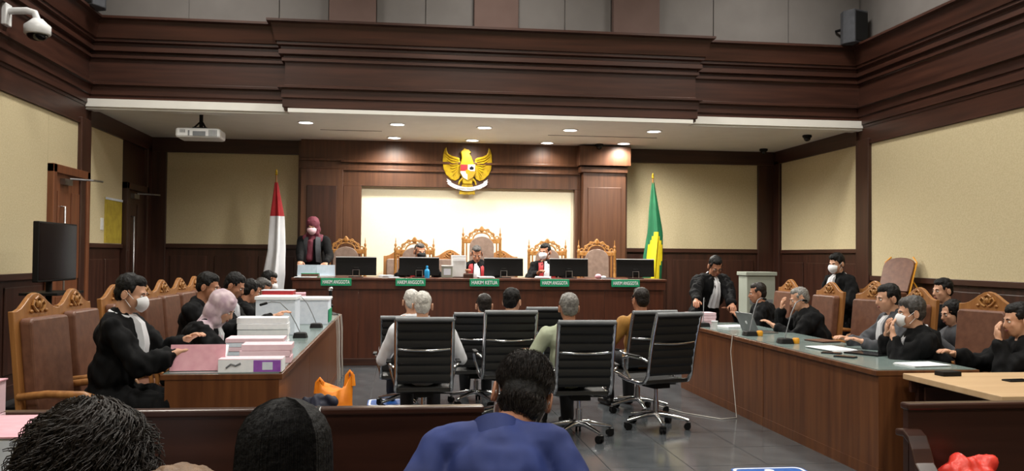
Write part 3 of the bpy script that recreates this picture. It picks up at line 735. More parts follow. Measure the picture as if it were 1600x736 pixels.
        MB().tube([H(-.07, .045, -.02), H(-.084, -.01, .022), H(-.082, -.03, -.01), H(-.066, .04, -.075)], .002, 5).build('ear_loop', mask, o); MB().tube([H(.07, .045, -.02), H(.084, -.01, .022), H(.082, -.03, -.01), H(.066, .04, -.075)], .002, 5).build('ear_loop', mask, o)
    if glasses:
        g = MB()
        for s in (-1, 1):
            g.tube([H(s*.034+.024*math.cos(q*PI/6), .102, .004+.018*math.sin(q*PI/6)) for q in range(12)], .002, 5, True)
            g.tube([H(s*.058, .1, .008), H(s*.08, 0, .012)], .002, 5)
        g.tube([H(-.01, .104, .008), H(.01, .104, .008)], .002, 5); g.build('glasses', 'black_plastic', t)
    # ---- hair
    if hair in ('short', 'thin', 'crop', 'full'):
        k = {'thin': .94, 'crop': .97, 'short': 1.0, 'full': 1.06}[hair]
        hs = [('e', H(0, -.024, .05), (.081*k, .091*k, .086*k), Rh), ('e', H(0, -.048, .005), (.072*k, .06*k, .076), Rh), ('e', H(0, .018, .085), (.062*k, .06*k, .045*k), Rh)]
        for s in (-1, 1): hs.append(('c', H(s*.068, .024, .045), H(s*.07, .024, .016), .011, .006))
        hz_ = blob('hair', hs, hairm, t, voxel=.007 if not fine else .005, smooth=1, amp=.006 if hair != 'crop' else .003, freq=45, seed=sd)
    elif hair == 'long':
        hs = [('e', H(0, -.022, .045), (.086, .098, .09), Rh), ('e', H(0, -.05, -.03), (.085, .07, .11), Rh), ('c', H(-.06, -.03, -.02), H(-.075, -.03, -.22), .035, .03), ('c', H(.06, -.03, -.02), H(.075, -.03, -.22), .035, .03), ('c', H(0, -.07, -.05), H(0, -.085, -.25), .05, .045)]
        blob('hair', hs, hairm, t, voxel=.008, smooth=2, amp=.008, freq=40, seed=sd)
    elif hair == 'hijab':
        hs = [('e', H(0, -.026, .038), (.104, .115, .108), Rh), ('e', H(0, -.035, -.05), (.104, .095, .11), Rh), ('c', H(-.055, .03, -.1), H(.055, .03, -.1), .045), ('c', H(0, -.02, -.1), N+Mt@V(0, 0, -.05), .085, .11),
              ('c', N+Mt@V(-.1, .0, -.05), N+Mt@V(.1, .0, -.05), .085), ('c', N+Mt@V(.02, .11, -.06), N+Mt@V(.04, .135, -.3), .045, .055), ('c', H(-.085, .0, .03), H(-.07, .05, -.09), .016), ('c', H(.085, .0, .03), H(.07, .05, -.09), .016), ('c', H(-.05, .045, .095), H(.05, .045, .095), .018)]
        blob('headscarf', hs, hairm, t, voxel=.008, smooth=5, amp=.010, freq=13, seed=sd)
    # ---- clothing
    if top == 'robe':
        R0 = [('e', hip+Mt@V(0, 0, .0), (.2*bulk, .17*bulk, .14), Mt), ('e', hip+d*(L*.4), (.18*bulk, .15*bulk, .2), Mt), ('e', hip+d*(L*.75), (.185*bulk, .145*bulk, .17), Mt), ('c', S[-1], S[1], .075), ('c', N+Mt@V(0, -.02, -.05), N+Mt@V(0, -.018, .01), .09, .068), ('c', S[-1]+Mt@V(.03, -.01, .02), N+Mt@V(-.03, -.015, -.01), .06, .06), ('c', S[1]+Mt@V(-.03, -.01, .02), N+Mt@V(.03, -.015, -.01), .06, .06)]
        for s in (-1, 1):
            cu = W[s]+(E[s]-W[s]).normalized()*.05
            R0 += [('c', S[s], E[s], .076*bulk, .078), ('c', E[s], cu, .07, .052), ('c', E[s]+V(0, 0, -.02), cu+(E[s]-cu)*.15+V(0, 0, -.04), .06, .05)]
            if pose == 'sit' and legs: R0 += [('c', hip+V(s*.08, 0, 0), K[s]+V(0, -.02, .0), .115, .09), ('c', K[s]+V(0, -.02, 0), A[s]+V(0, -.04, .12), .085, .08)]
        if pose != 'sit': R0 += [('c', hip+V(0, 0, .03), V(0, .01, .32), .17*bulk, .2), ('c', V(-.07, .01, .5), V(-.09, .01, .28), .14, .15), ('c', V(.07, .01, .5), V(.09, .01, .28), .14, .15)]
        blob('robe', R0, topm, t, voxel=.014, smooth=3, amp=.03, freq=14, seed=sd)
    else:
        g = 0 if top == 'shirt' else .01
        R0 = [('e', hip+Mt@V(0, 0, .02), (.17*bulk+g, .13*bulk+g, .13), Mt), ('e', hip+d*(L*.4), (.155*bulk+g, .125*bulk+g, .18), Mt), ('e', hip+d*(L*.75), (.168*bulk+g, .128*bulk+g, .16), Mt), ('c', S[-1]+Mt@V(.02, 0, .0), S[1]+Mt@V(-.02, 0, .0), .066+g), ('c', N+Mt@V(0, -.02, -.06), N+Mt@V(0, -.012, -.01), .085, .066), ('c', S[-1]+Mt@V(.03, -.01, .01), N+Mt@V(-.03, -.015, -.015), .055, .055), ('c', S[1]+Mt@V(-.03, -.01, .01), N+Mt@V(.03, -.015, -.015), .055, .055)]
        for s in (-1, 1):
            cu = W[s]+(E[s]-W[s]).normalized()*.015
            R0 += [('c', S[s], E[s], .062*bulk+g, .054+g)]
            R0 += [('c', E[s], cu, .053+g, .038+g)] if top != 'short_sleeve' else []
        blob('shirt', R0, topm, t, voxel=.009 if fine else .012, smooth=3, amp=.009, freq=13, seed=sd)
        cb = MB(); nn = 16; vs = []
        c0 = N+Mt@V(0, -.012, .0)
        for z, r in ((-.03, .078), (.035, .07), (.03, .06), (-.02, .066)):
            vs += [c0+Mt@V(r*math.sin(2*PI*q/nn)*1.02, r*math.cos(2*PI*q/nn), z-.03*(.5+.5*math.cos(2*PI*q/nn))) for q in range(nn)]
        fs = [(a*nn+q, a*nn+(q+1) % nn, ((a+1) % 4)*nn+(q+1) % nn, ((a+1) % 4)*nn+q) for a in range(4) for q in range(nn)]
        cb.add(vs, fs).build('collar', collar or topm, t, smooth=60)
    if legs and (top != 'robe' or pose != 'sit'):
        tr = []
        for s in (-1, 1): tr += [('c', hip+V(s*.085, 0, -.02), K[s], .095, .075), ('c', K[s], A[s]+V(0, -.01, .0), .072, .06)]
        tr.append(('e', hip, (.17*bulk, .13*bulk, .1), None))
        blob('trousers', tr, 'trousers', t, voxel=.014, smooth=3, amp=.008, freq=13, seed=sd)
    if legs:
        for s in (-1, 1):
            MB().cap(A[s]+V(0, -.04, -.045), A[s]+V(0, .14, -.055), .043, .033).build('shoe', 'shoe', t, smooth=True)
    if jabot:
        vs = []; nr = 9
        Lj = .36
        for q in range(nr):
            f = q/(nr-1); wd = (.035+.03*f) if f > .12 else .03
            fr = .07 if f < .08 else .115+.068*min(1, f*2.2)
            pz_ = .03-Lj*f
            for i, x in enumerate((-1, -.5, 0, .5, 1)):
                vs.append(N+Mt@V(x*wd, fr*bulk+.012-(.012 if i % 2 else 0)-.012*x*x, pz_))
        n0 = len(vs); vs += [Vector(p)-fwd*.045 for p in vs]
        fs = [(q*5+i, q*5+i+1, q*5+5+i+1, q*5+5+i) for q in range(nr-1) for i in range(4)]
        fs += [tuple(k+n0 for k in reversed(f)) for f in fs]
        e_ = [q*5 for q in range(nr)]; e2 = [q*5+4 for q in range(nr)]
        for ee in (e_, e2, list(range(5)), list(range((nr-1)*5, nr*5))):
            fs += [(ee[i], ee[i+1], ee[i+1]+n0, ee[i]+n0) for i in range(len(ee)-1)]
        MB().add(vs, fs).build('white_bands', 'cloth_white', t, smooth=30)
        nn = 14; c0 = N+Mt@V(0, -.012, .02)
        MB().tube([c0+Mt@V(.068*math.sin(2*PI*q/nn), .07*math.cos(2*PI*q/nn), -.012*math.cos(2*PI*q/nn)) for q in range(nn)], .014, 6, True).build('shirt_collar', 'cloth_white', t, smooth=True)
    if band:   # coloured front facing on each side
        for s in (-1, 1):
            vs = []; nr = 8
            for q in range(nr):
                f = q/(nr-1)
                for i in (0, 1):
                    x = s*(.055+.012*f+i*.065); vs.append(N+Mt@V(x, (.06 if f < .1 else .10+.055*min(1, f*2))+.02-.02*i, .02-.36*f-(.02 if i else 0)))
            n0 = len(vs); vs += [Vector(p)-fwd*.05 for p in vs]
            fs = [(q*2, q*2+1, q*2+3, q*2+2) for q in range(nr-1)]; fs += [tuple(k+n0 for k in reversed(f)) for f in fs]
            for i in (0, 1): fs += [(q*2+i, q*2+2+i, q*2+2+i+n0, q*2+i+n0) for q in range(nr-1)]
            MB().add(vs, fs).build('robe_facing', band, t, smooth=40)
        MB().tube([N+Mt@V(.085*math.sin(a), -.015+.08*math.cos(a), .012) for a in [x*PI/8 for x in range(4, 13)]], .03, 8).build('robe_collar', band, t, smooth=True)
    t['_'] = 0; del t['_']
    return t, dict(H=H, Rh=Rh, N=N, Mt=Mt, HC=HC)
PX = -PI/2    # facing +X
MX = PI/2     # facing -X
# --- left side counsel
person('seated masked man in black robe reading papers at the nearest left desk', (-1.743, 6.0, 1.25), PX-.05, lean=8, hp=(0, 14, 0), hands={-1: (-1.40, 6.1, .95), 1: (-1.42, 5.92, .88)}, jabot=True, mask='mask_white', skin='skin', inner=1)
person('woman in lilac patterned headscarf bent over the left desk', (-1.42, 7.3, 1.08), PX-.12, lean=30, hp=(0, 34, 0), hands={-1: (-1.05, 7.62, .99), 1: (-1.12, 7.05, .82)}, hair='hijab', hairm='hijab_lilac', jabot=True, skin='skin')
person('dark haired man in robe just behind the lilac headscarf', (-1.70, 8.1, 1.22), PX-.1, lean=12, hp=(0, 15, 0), hands={-1: (-1.38, 8.3, .82), 1: (-1.36, 7.98, .84)})
person('dark haired man in profile looking down, third head from the headscarf', (-1.60, 8.8, 1.205), PX-.1, lean=18, hp=(0, 28, 0), hands={-1: (-1.32, 8.98, .82), 1: (-1.3, 8.66, .84)}, inner=1, jabot=True)
person('man showing only the back of his dark hair in the left row', (-1.56, 9.5, 1.12), PX+.5, lean=20, hp=(0, 20, 0), hands={-1: (-1.3, 9.72, .82), 1: (-1.25, 9.45, .82)})
person('man with greying cropped hair in profile at the far left desk', (-1.53, 10.05, 1.12), PX-.15, lean=24, hp=(0, 25, 0), hairm='hair_salt', hair='crop', hands={-1: (-1.28, 10.2, .82), 1: (-1.26, 9.9, .84)})
person('farthest seated man at the left desks, beside the red and white flag', (-1.62, 11.2, 1.175), PX-.1, lean=12, hp=(0, 18, 0), hands={-1: (-1.32, 11.33, .82), 1: (-1.3, 11.05, .84)}, mask='mask_white')
# --- judges
person('standing woman in maroon headscarf and pink mask behind the bench', (-1.285, 13.12, 1.925), PI-.12, 'stand', lean=10, hp=(0, 18, 0), hands={-1: (-1.06, 12.78, 1.40), 1: (-1.42, 12.74, 1.40)}, hair='hijab', hairm='hijab_maroon', mask='mask_pink', top='jacket', topm='robe_black', floor_z=.45, skin='skin', band='cloth_grey')
person('presiding judge with grey hair and red collar looking down in the tallest chair', (1.118, 12.98, 1.54), PI, lean=9, hp=(0, 26, 0), hands={-1: (1.4, 12.7, 1.27), 1: (.92, 12.7, 1.27)}, hair='thin', hairm='hair_salt', jabot=True, band='red', floor_z=.45, skin='skin_tan')
person('masked judge with red collar, right of the presiding judge', (2.153, 13.02, 1.58), PI+.0, lean=6, hp=(38, 8, 0), hands={-1: (2.45, 12.72, 1.27), 1: (2.0, 12.7, 1.27)}, jabot=True, mask='mask_white', band='red', floor_z=.45)
person('judge mostly hidden behind the second monitor from the left', (.28, 13.02, 1.565), PI, lean=6, hp=(-20, 10, 0), hands={-1: (.5, 12.75, 1.27), 1: (.05, 12.75, 1.27)}, hair='thin', hairm='hair_salt', floor_z=.45, seat=.4, band='red', mask='black_plastic')
# --- right side counsel
person('robed man leaning over the far right desk with white neck bands and glasses', (3.845, 10.4, 1.41), PI+.15, 'stand', lean=24, hp=(8, 32, 0), hands={-1: (3.9, 9.86, .83), 1: (3.42, 9.9, .95)}, jabot=True, glasses=True, mask=None, skin='skin_tan', bulk=1.05)
person('seated robed man turning his head away, left of the laptop', (4.2, 9.95, 1.10), MX-.5, lean=12, hp=(-12, 8, 0), hands={-1: (3.93, 9.85, .82), 1: (4.0, 10.25, .86)}, hair='crop', hairm='hair_darkbrown', bulk=1.08, skin='skin_tan')
person('grey haired robed man covering his face with one hand at the laptop', (4.2, 8.85, 1.085), MX-.3, lean=18, hp=(-4, 16, 0), hands={-1: (3.86, 8.75, .82), 1: (4.06, 8.98, .98)}, hair='thin', hairm='hair_grey', bulk=1.12, skin='skin', palm={1: (0, -1, .1)}, poles={1: (.4, .3, -1)})
person('standing masked man in black robe with white bands before the wainscot', (5.38, 10.32, 1.455), MX+.25, 'stand', lean=3, hp=(-8, 12, 0), hands={-1: (5.22, 10.17, .99), 1: (5.34, 10.6, .95)}, jabot=True, mask='mask_white', hair='full', skin='skin')
person('seated man with hand on chin and white mask at the near right desk', (3.95, 6.4, 1.10), MX-.3, lean=20, hp=(-4, 6, 0), hands={-1: (3.79, 6.38, .93), 1: (3.82, 6.52, .93)}, mask='mask_white', hair='full', hairm='hair_salt', jabot=True, skin='skin', palm={-1: (0, -1, 0), 1: (0, -1, 0)}, poles={-1: (-.2, .5, -1), 1: (.2, .5, -1)})
person('man seen just behind the chin resting man, in grey with white bands', (4.2, 7.15, 1.175), MX-.15, lean=16, hp=(-4, 8, 0), hands={-1: (3.88, 7.0, .82), 1: (3.88, 7.28, .82)}, jabot=True, topm='cloth_grey', skin='skin')
person('dark haired man seated by the right wall, second row', (5.5, 8.35, 1.2), MX+.05, lean=6, hp=(0, 6, 0), top='jacket', topm='robe_black', skin='skin')
person('long haired woman seated low in the second row on the right', (5.2, 7.75, 1.01), MX-.05, lean=14, hp=(0, 14, 0), hair='long', hairm='hair_black', top='jacket', topm='cloth_grey', skin='skin', seat=.42, hands={-1: (4.95, 7.6, .78), 1: (4.95, 7.85, .76)})
person('robed person cut off by the right edge, hand raised to the face', (4.48, 5.9, 1.08), MX-.2, lean=14, hp=(0, 10, 0), hands={-1: (4.31, 5.88, .94), 1: (4.1, 6.1, .82)}, skin='skin', palm={-1: (0, -1, 0)}, poles={-1: (-.3, -.1, -1)})
# --- witnesses in office chairs, seen from behind
person('white haired man in white shirt in the front left office chair', (.19, 7.55, 1.085), 0, lean=-6, hair='thin', hairm='hair_white', top='shirt', topm='cloth_white', skin='skin', bulk=1.22, seat=.42, hands={-1: (-.07, 7.85, .68), 1: (.47, 7.85, .68)})
person('second white haired man in white shirt, one row farther', (.11, 8.85, 1.05), .15, lean=-4, hair='thin', hairm='hair_white', top='shirt', topm='cloth_white', skin='skin', bulk=1.1, seat=.40)
person('dark haired witness in pale blue shirt in the office chair behind the blue man', (1.04, 8.15, 1.09), -.35, lean=-4, hair='short', hairm='hair_black', top='shirt', topm='cloth_pale_blue', skin='skin', seat=.43, hp=(12, 4, 0))
person('small dark haired witness seated low in the second row', (.86, 9.05, 1.0), .1, lean=-2, hair='crop', hairm='hair_darkbrown', top='shirt', topm='cloth_white', skin='skin', seat=.36)
person('grey haired witness in pale sage shirt leaning left in his office chair', (1.42, 7.35, 1.08), .12, lean=2, hair='short', hairm='hair_grey', top='shirt', topm='cloth_sage', skin='skin_tan', bulk=1.12, seat=.42, hands={-1: (1.1, 7.6, .68), 1: (1.75, 7.75, .68)})
person('dark haired witness in mustard shirt near the right desk', (2.36, 8.47, 1.09), .3, lean=0, hair='crop', hairm='hair_darkbrown', top='shirt', topm='cloth_mustard', skin='skin_tan', bulk=1.2, seat=.43, hands={-1: (1.98, 8.65, .68), 1: (2.6, 8.85, .68)})
# --- spectators in the foreground
blue, info = person('man in royal blue shirt in the foreground, seen from behind', (.365, 2.62, 1.098), -.02, lean=34, neck=80, nside=.07, shrug=.02, poles={-1: (-.12, -.2, -1), 1: (.12, -.2, -1)}, hp=(-4, 26, 14), hair='none', hairm='hair_black', top='shirt', topm='cloth_blue', skin='skin_tan', fine=True, bulk=.92, seat=.46, mask='mask_white')
H, Rh = info['H'], info['Rh']
blob('hair', [('e', H(0, -.022, .05), (.082, .094, .084), Rh), ('e', H(0, -.045, -.005), (.068, .064, .082), Rh), ('c', H(-.032, -.058, -.06), H(.032, -.058, -.06), .024), ('e', H(0, .02, .085), (.064, .06, .045), Rh)], 'hair_black', blue, voxel=.005, smooth=2, amp=.003, freq=60)
def strands(parent, n, fn, m, r=.0018, name='hair_strands', seg=8, sides=3):
    mb = MB()
    for k in range(n):
        mb.tube(fn(k), [r*(1-.6*i/seg) for i in range(seg+1)], sides)
    return mb.build(name, m, parent, smooth=80)
rs = random.Random(3)
def crop_fn(k):
    while True:
        u = V(rs.gauss(0, 1), rs.gauss(-.25, 1), rs.gauss(.2, 1)).normalized()
        if u.y < .55 and u.z > -.75: break
    if u.z > -.1: p = V(.083*u.x, -.022+.096*u.y, .045+.088*u.z)
    else: p = V(.071*u.x, -.042+.072*u.y, -.005+.088*u.z)
    t_ = (V(0, -.35, -1)-u*V(0, -.35, -1).dot(u)); t_ = t_.normalized() if t_.length > .05 else V(0, -1, 0)
    t_ = (t_+V(rs.uniform(-.3, .3), rs.uniform(-.3, .3), rs.uniform(-.2, .2))).normalized()
    return [H(*(p+u*(-.002+.006*math.sin(PI*min(1, i/4*.8)))+t_*.006*i)) for i in range(5)]
strands(blue, 2600, crop_fn, 'hair_darkbrown', .0009, seg=4)
# woman with curly hair
cur, info = person('woman with voluminous dark curly hair at the lower left foreground', (-.575, 1.75, 1.125), .05, lean=0, hp=(0, 4, 0), hair='none', hairm='hair_darkbrown', top='jacket', topm='robe_black', skin='skin', hands={-1: (-.75, 2.05, .62), 1: (-.45, 2.05, .62)})
H2, R2 = info['H'], info['Rh']
blob('hair', [('e', H2(0, -.02, .025), (.092, .1, .09), R2), ('e', H2(0, -.05, -.07), (.106, .09, .12), R2), ('e', H2(-.072, -.03, -.09), (.05, .06, .11), R2), ('e', H2(.072, -.03, -.09), (.05, .06, .11), R2)], 'hair_black', cur, voxel=.008, smooth=2, amp=.012, freq=24, seed=4)
def curl_fn(k):
    while True:
        u = V(rs.gauss(0, 1), rs.gauss(-.4, 1), rs.gauss(.15, 1)).normalized()
        if u.y < .35 and u.z > -.8: break
    p = V(.1*u.x, -.028+.107*u.y, .01+.118*u.z) if u.z > 0 else V(.115*u.x, -.05+.098*u.y, .0+.16*u.z)
    ph = rs.uniform(0, 6.28); a = rs.uniform(.007, .015); tn = V(u.x*.4, u.y*.3, -1); tn = (tn-u*tn.dot(u)*.85).normalized()
    s1 = tn.orthogonal().normalized(); s2 = tn.cross(s1); ln = rs.uniform(.05, .1)
    return [H2(*(p+tn*ln*i/10+(s1*math.cos(ph+i*.95)+s2*math.sin(ph+i*.95))*a*(.4+.6*i/10)-u*.004)) for i in range(11)]
strands(cur, 2600, curl_fn, 'hair_darkbrown', .0022, seg=10, sides=4)
# woman with straight hair
stg, info = person('woman with smooth straight black hair in the foreground', (-.235, 1.9, 1.085), -.03, lean=0, hp=(0, 6, 0), hair='none', hairm='hair_black', top='jacket', topm='navy', skin='skin', seat=.44, hands={-1: (-.4, 2.2, .62), 1: (-.1, 2.2, .62)})
H3, R3 = info['H'], info['Rh']
blob('hair', [('e', H3(0, -.02, .032), (.088, .1, .09), R3), ('e', H3(0, -.035, -.06), (.086, .078, .13), R3), ('c', H3(0, -.04, -.08), H3(0, -.05, -.25), .074, .07), ('c', H3(-.055, -.015, -.05), H3(-.06, -.02, -.24), .032, .03), ('c', H3(.055, -.015, -.05), H3(.06, -.02, -.24), .032, .03)], 'hair_black', stg, voxel=.008, smooth=4)
def straight_fn(k):
    a = rs.uniform(-PI*1.08, PI*.08)
    ca, sa = math.cos(a), math.sin(a); w_ = rs.uniform(.96, 1.03); out = []
    for i in range(9):
        th = i/8; ph = PI/2*(1-min(1, th*1.6))
        if th < .625: p = V(.095*ca*math.cos(ph), -.02+.107*sa*math.cos(ph), .035+.097*math.sin(ph))
        else:
            f = (th-.625)/.375; p = V((.095+.012*f)*ca, -.02+(.107)*sa-.01*f, .035-.27*f)
        out.append(H3(p.x*w_, p.y*w_, p.z))
    return out
strands(stg, 3200, straight_fn, 'hair_black', .0017)
# brown haired spectator, only the crown shows
brn, info = person('spectator with light brown hair, only the crown showing at the bottom', (-.285, 1.2, 1.105), .0, lean=0, hair='full', hairm='hair_brown', top='jacket', topm='cloth_grey', skin='skin', seat=.45, hands={-1: (-.42, 1.45, .62), 1: (-.14, 1.45, .62)})
# ================================================================== PROPS
BT = 1.2
def monitor(x, label, w=.565):
    t = thing('monitor', label, 'monitor', (x, 12.52, BT), 0, 'monitors on the judges bench')
    R = Matrix.Rotation(-.06, 3, 'X')
    MB().obox((0, 0, .155), (w, .028, .255), R).build('screen_housing', 'black_plastic', t, bevel=.006)
    MB().obox((0, .016, .155), (w-.03, .004, .23), R).build('screen', 'screen_black', t)
    MB().obox((0, .0, .284), (w-.004, .034, .012), R).build('lit_top_edge', 'white_plastic', t)  # white strip paints the downlight's gleam along the top of the black housing
    MB().tube([(-.045, -.035, .005), (-.045, -.03, .105), (.045, -.03, .105), (.045, -.035, .005)], .006, 6).build('stand_bracket', 'steel', t, smooth=True)
    MB().obox((0, -.02, .09), (.07, .02, .1)).build('stand_neck', 'black_plastic', t, bevel=.004)
    MB().obox((0, -.03, .006), (.2, .16, .011)).build('stand_base', 'black_plastic', t, bevel=.004)
    return t
for x, l in ((-.62, 'monitor at the left end of the bench, next to the headscarf woman'), (.262, 'second monitor from the left, with a blue bottle in front'), (1.468, 'middle monitor, right of the presiding judge'),
             (2.42, 'monitor in front of the masked judge with red collar'), (3.41, 'monitor at the right end of the bench')):
    monitor(x, l)
def plate(x, s, label, w=.41):
    t = thing('name_plate', label, 'name plate', (x, 12.145, 1.145), 0, 'green name plates on the judges bench')
    MB().box((-w/2, -.006, -.052), (w/2, .006, .052)).build('plate', 'green_sign', t, bevel=.003)
    MB().box((-.06, .006, -.05), (.06, .034, -.02)).build('bracket', 'green_sign', t)
    text_mesh('lettering', s, .07, 'sign_white', t, (0, -.008, -.002), (PI/2, 0, 0), .0015, w*.88, .018)
plate(-.868, 'HAKIM ANGGOTA', 'green plate reading HAKIM ANGGOTA at the left end of the bench')
plate(.138, 'HAKIM ANGGOTA', 'green plate reading HAKIM ANGGOTA below the monitor with blue bottle')
plate(1.158, 'HAKIM KETUA', 'green plate reading HAKIM KETUA in the middle of the bench')
plate(2.15, 'HAKIM ANGGOTA', 'green plate reading HAKIM ANGGOTA before the masked judge')
plate(3.168, 'HAKIM ANGGOTA', 'green plate reading HAKIM ANGGOTA at the right end of the bench')
def stack(name, label, cat, c, size, n, m, rz=0, cover=None, group=None, jit=.006):
    """a stack of paper bundles, each bundle a part"""
    t = thing(name, label, cat, c, rz, group); rr = random.Random(int(abs(c[0]*1000+c[1]*77))); h = size[2]/n
    for k in range(n):
        dx, dy = rr.uniform(-jit, jit), rr.uniform(-jit, jit)
        MB().box((-size[0]/2+dx, -size[1]/2+dy, k*h+.0005), (size[0]/2+dx, size[1]/2+dy, (k+1)*h-.0015)).build('paper_bundle', m if isinstance(m, str) else m[k % len(m)], t, bevel=.002)
    if cover: MB().box((-size[0]/2-.004, -size[1]/2-.004, size[2]), (size[0]/2+.004, size[1]/2+.004, size[2]+.004)).build('cover_sheet', cover, t)
    return t
# bench clutter
t = thing('open_binder', 'pale blue binder held open by the headscarf woman', 'binder', (-1.18, 12.62, BT), .05)
for s in (-1, 1): MB().obox((s*.13, 0, .085), (.26, .02, .17), Matrix.Rotation(s*.12, 3, 'Z')@Matrix.Rotation(-.25, 3, 'X')).build('binder_cover', 'binder_blue', t, bevel=.004)
MB().obox((0, -.03, .01), (.5, .1, .02)).build('page_block', 'paper_white', t)
t = thing('law_book', 'thick brown book with green cover lying below the binder', 'book', (-1.24, 12.40, BT))
MB().box((-.12, -.08, .0), (.12, .08, .006)).box((-.12, -.08, .05), (.12, .08, .056)).box((-.12, .07, 0), (.12, .08, .056)).build('cover', 'green_sign', t); MB().box((-.115, -.075, .006), (.115, .07, .05)).build('page_block', 'wood_portico', t)
stack('paper_pile', 'loose white papers at the left end of the bench top', 'papers', (-1.28, 12.24, BT), (.3, .12, .012), 3, 'paper_white', .1, jit=.02)
stack('paper_pile', 'small pile of papers between the first two monitors', 'papers', (-.2, 12.45, BT), (.16, .2, .035), 4, 'paper_white', .3, jit=.02)
stack('paper_pile', 'thin papers left of the second monitor', 'papers', (-.09, 12.28, BT), (.14, .12, .015), 2, 'paper_blue', .2)
t = thing('bottle', 'blue hand sanitiser bottle standing before the second monitor', 'bottle', (.366, 12.28, BT))
MB().lathe([(.034, 0), (.036, .01), (.036, .09), (.03, .115), (.014, .13), (.014, .138)]).build('body', 'blue_bottle', t, smooth=True); MB().lathe([(.015, .138), (.015, .165), (.01, .172)]).build('cap', 'blue_bottle', t, smooth=True)
t = thing('plastic_container', 'translucent white container with documents beside the second monitor', 'box', (.66, 12.6, BT))
MB().box((-.075, -.1, 0), (.075, .1, .16)).build('tub', 'box_grey', t, bevel=.006); MB().box((-.08, -.105, .16), (.08, .105, .175)).build('lid', 'white_plastic', t, bevel=.003); MB().box((-.05, -.104, .04), (.05, -.1, .13)).build('label_sheet', 'paper_blue', t)
t = thing('computer_tower', 'upright white computer case left of the presiding judge', 'computer', (.835, 12.75, BT))
MB().box((-.1, -.14, .01), (.1, .2, .32)).build('case', 'white_plastic', t, bevel=.006); MB().box((-.09, -.146, .24), (.09, -.14, .28)).build('drive_bay', 'paper_white', t)
for x in (-.08, .08): MB().box((x-.015, -.12, 0), (x+.015, .18, .01)).build('foot', 'grey_plastic', t)
t = thing('phone_rest', 'dark red box in front of the presiding judge', 'box', (.95, 12.38, BT)); MB().box((-.07, -.05, 0), (.07, .05, .055)).build('base', 'wood_dark', t, bevel=.004); MB().box((-.065, -.045, .055), (.065, .045, .068)).build('lid', 'leather', t, bevel=.003)
stack('paper_pile', 'white papers in front of the masked judge', 'papers', (2.02, 12.36, BT), (.22, .18, .03), 3, 'paper_white', -.2, jit=.012)
stack('paper_pile', 'papers in front of the presiding judge', 'papers', (1.2, 12.4, BT), (.22, .18, .025), 3, 'paper_white', .1, jit=.012)
t = thing('tissue_pack', 'crumpled orange and white pack right of the masked judge', 'tissue pack', (2.83, 12.4, BT), .3)
MB().ell((0, 0, .035), (.05, .04, .035)).build('wrapper', 'paper_pink', t, smooth=True); MB().ell((.07, -.02, .022), (.045, .03, .022)).build('tissue', 'paper_white', t, smooth=True)
t = thing('notebook', 'dark notebook lying right of the tissue pack', 'notebook', (2.95, 12.35, BT), .1); MB().box((-.09, -.07, 0), (.09, .07, .004)).box((-.09, -.07, .014), (.09, .07, .018)).build('cover', 'navy', t); MB().box((-.086, -.066, .004), (.088, .066, .014)).build('page_block', 'paper_white', t)
# emblem
em = thing('garuda_emblem', 'golden eagle emblem with shield and white banner on the portico', 'emblem', (1.064, 14.295, 2.9))
q_ = .001265
def E2(pts, mir=False): return [((590-x if mir else x-590)*q_, (390-y)*q_) for x, y in pts]
fn = lambda a, z, d: (a, d, z)
W_ = [(690, 262), (690, 235), (720, 215), (790, 200), (840, 175), (855, 140), (864, 85), (885, 110), (903, 180), (910, 270), (897, 370), (862, 445), (800, 502), (745, 522), (700, 492), (662, 430), (650, 350)]
for mir in (False, True):
    wg = MB().prism(E2(W_, mir), -.035, .0, fn).build('wing', 'gold', em, bevel=.008)
    for k in range(8):
        f = k/7; a = (700+30*f, 250+22*k); b_ = (895-f*140, 150+f*355)
        (x0, z0), (x1, z1) = E2([a, b_], mir); mx, mz = (x0+x1)/2+(.02 if not mir else -.02), (z0+z1)/2-.02
        MB().tube([(x0, -.038, z0), (mx, -.042, mz), (x1, -.038, z1)], [.012, .012, .006], 6).build('feather', 'gold', wg, smooth=True)
MB().prism(E2([(500, 290), (515, 230), (508, 180), (494, 150), (508, 135), (520, 128), (545, 95), (575, 112), (605, 118), (640, 152), (612, 166), (640, 215), (668, 285), (685, 330), (660, 500), (650, 560), (530, 560), (520, 500), (495, 330)]), -.07, 0, fn).build('body', 'gold', em, bevel=.012)
MB().prism(E2([(535, 540), (645, 540), (690, 655), (692, 696), (650, 690), (620, 700), (590, 690), (560, 700), (530, 690), (488, 696), (490, 655)]), -.03, 0, fn).build('tail', 'gold', em, bevel=.006)
for mir in (False, True):
    MB().tube([(x, -.05, z) for x, z in E2([(640, 480), (690, 530), (700, 570)], mir)], [.022, .016, .012], 8).build('leg', 'gold', em, smooth=True)
sh_ = MB().prism(E2([(492, 305), (690, 305), (692, 420), (655, 485), (592, 522), (530, 485), (490, 420)]), -.085, -.06, fn).build('shield', 'gold', em, bevel=.004)
MB().prism(E2([(498, 312), (588, 312), (588, 395), (498, 395)]), -.09, -.08, fn).build('shield_field', 'red', sh_)
MB().prism(E2([(594, 312), (684, 312), (684, 395), (594, 395)]), -.09, -.08, fn).build('shield_field', 'cloth_white', sh_)
MB().prism(E2([(498, 400), (588, 400), (588, 508), (535, 480), (498, 420)]), -.09, -.08, fn).build('shield_field', 'cloth_white', sh_)
MB().prism(E2([(594, 400), (684, 400), (684, 420), (650, 480), (594, 508)]), -.09, -.08, fn).build('shield_field', 'amber', sh_)
MB().prism(E2([(610, 355), (640, 330), (672, 352), (660, 378), (620, 378)]), -.094, -.088, fn).build('shield_charge', 'hair_black', sh_)
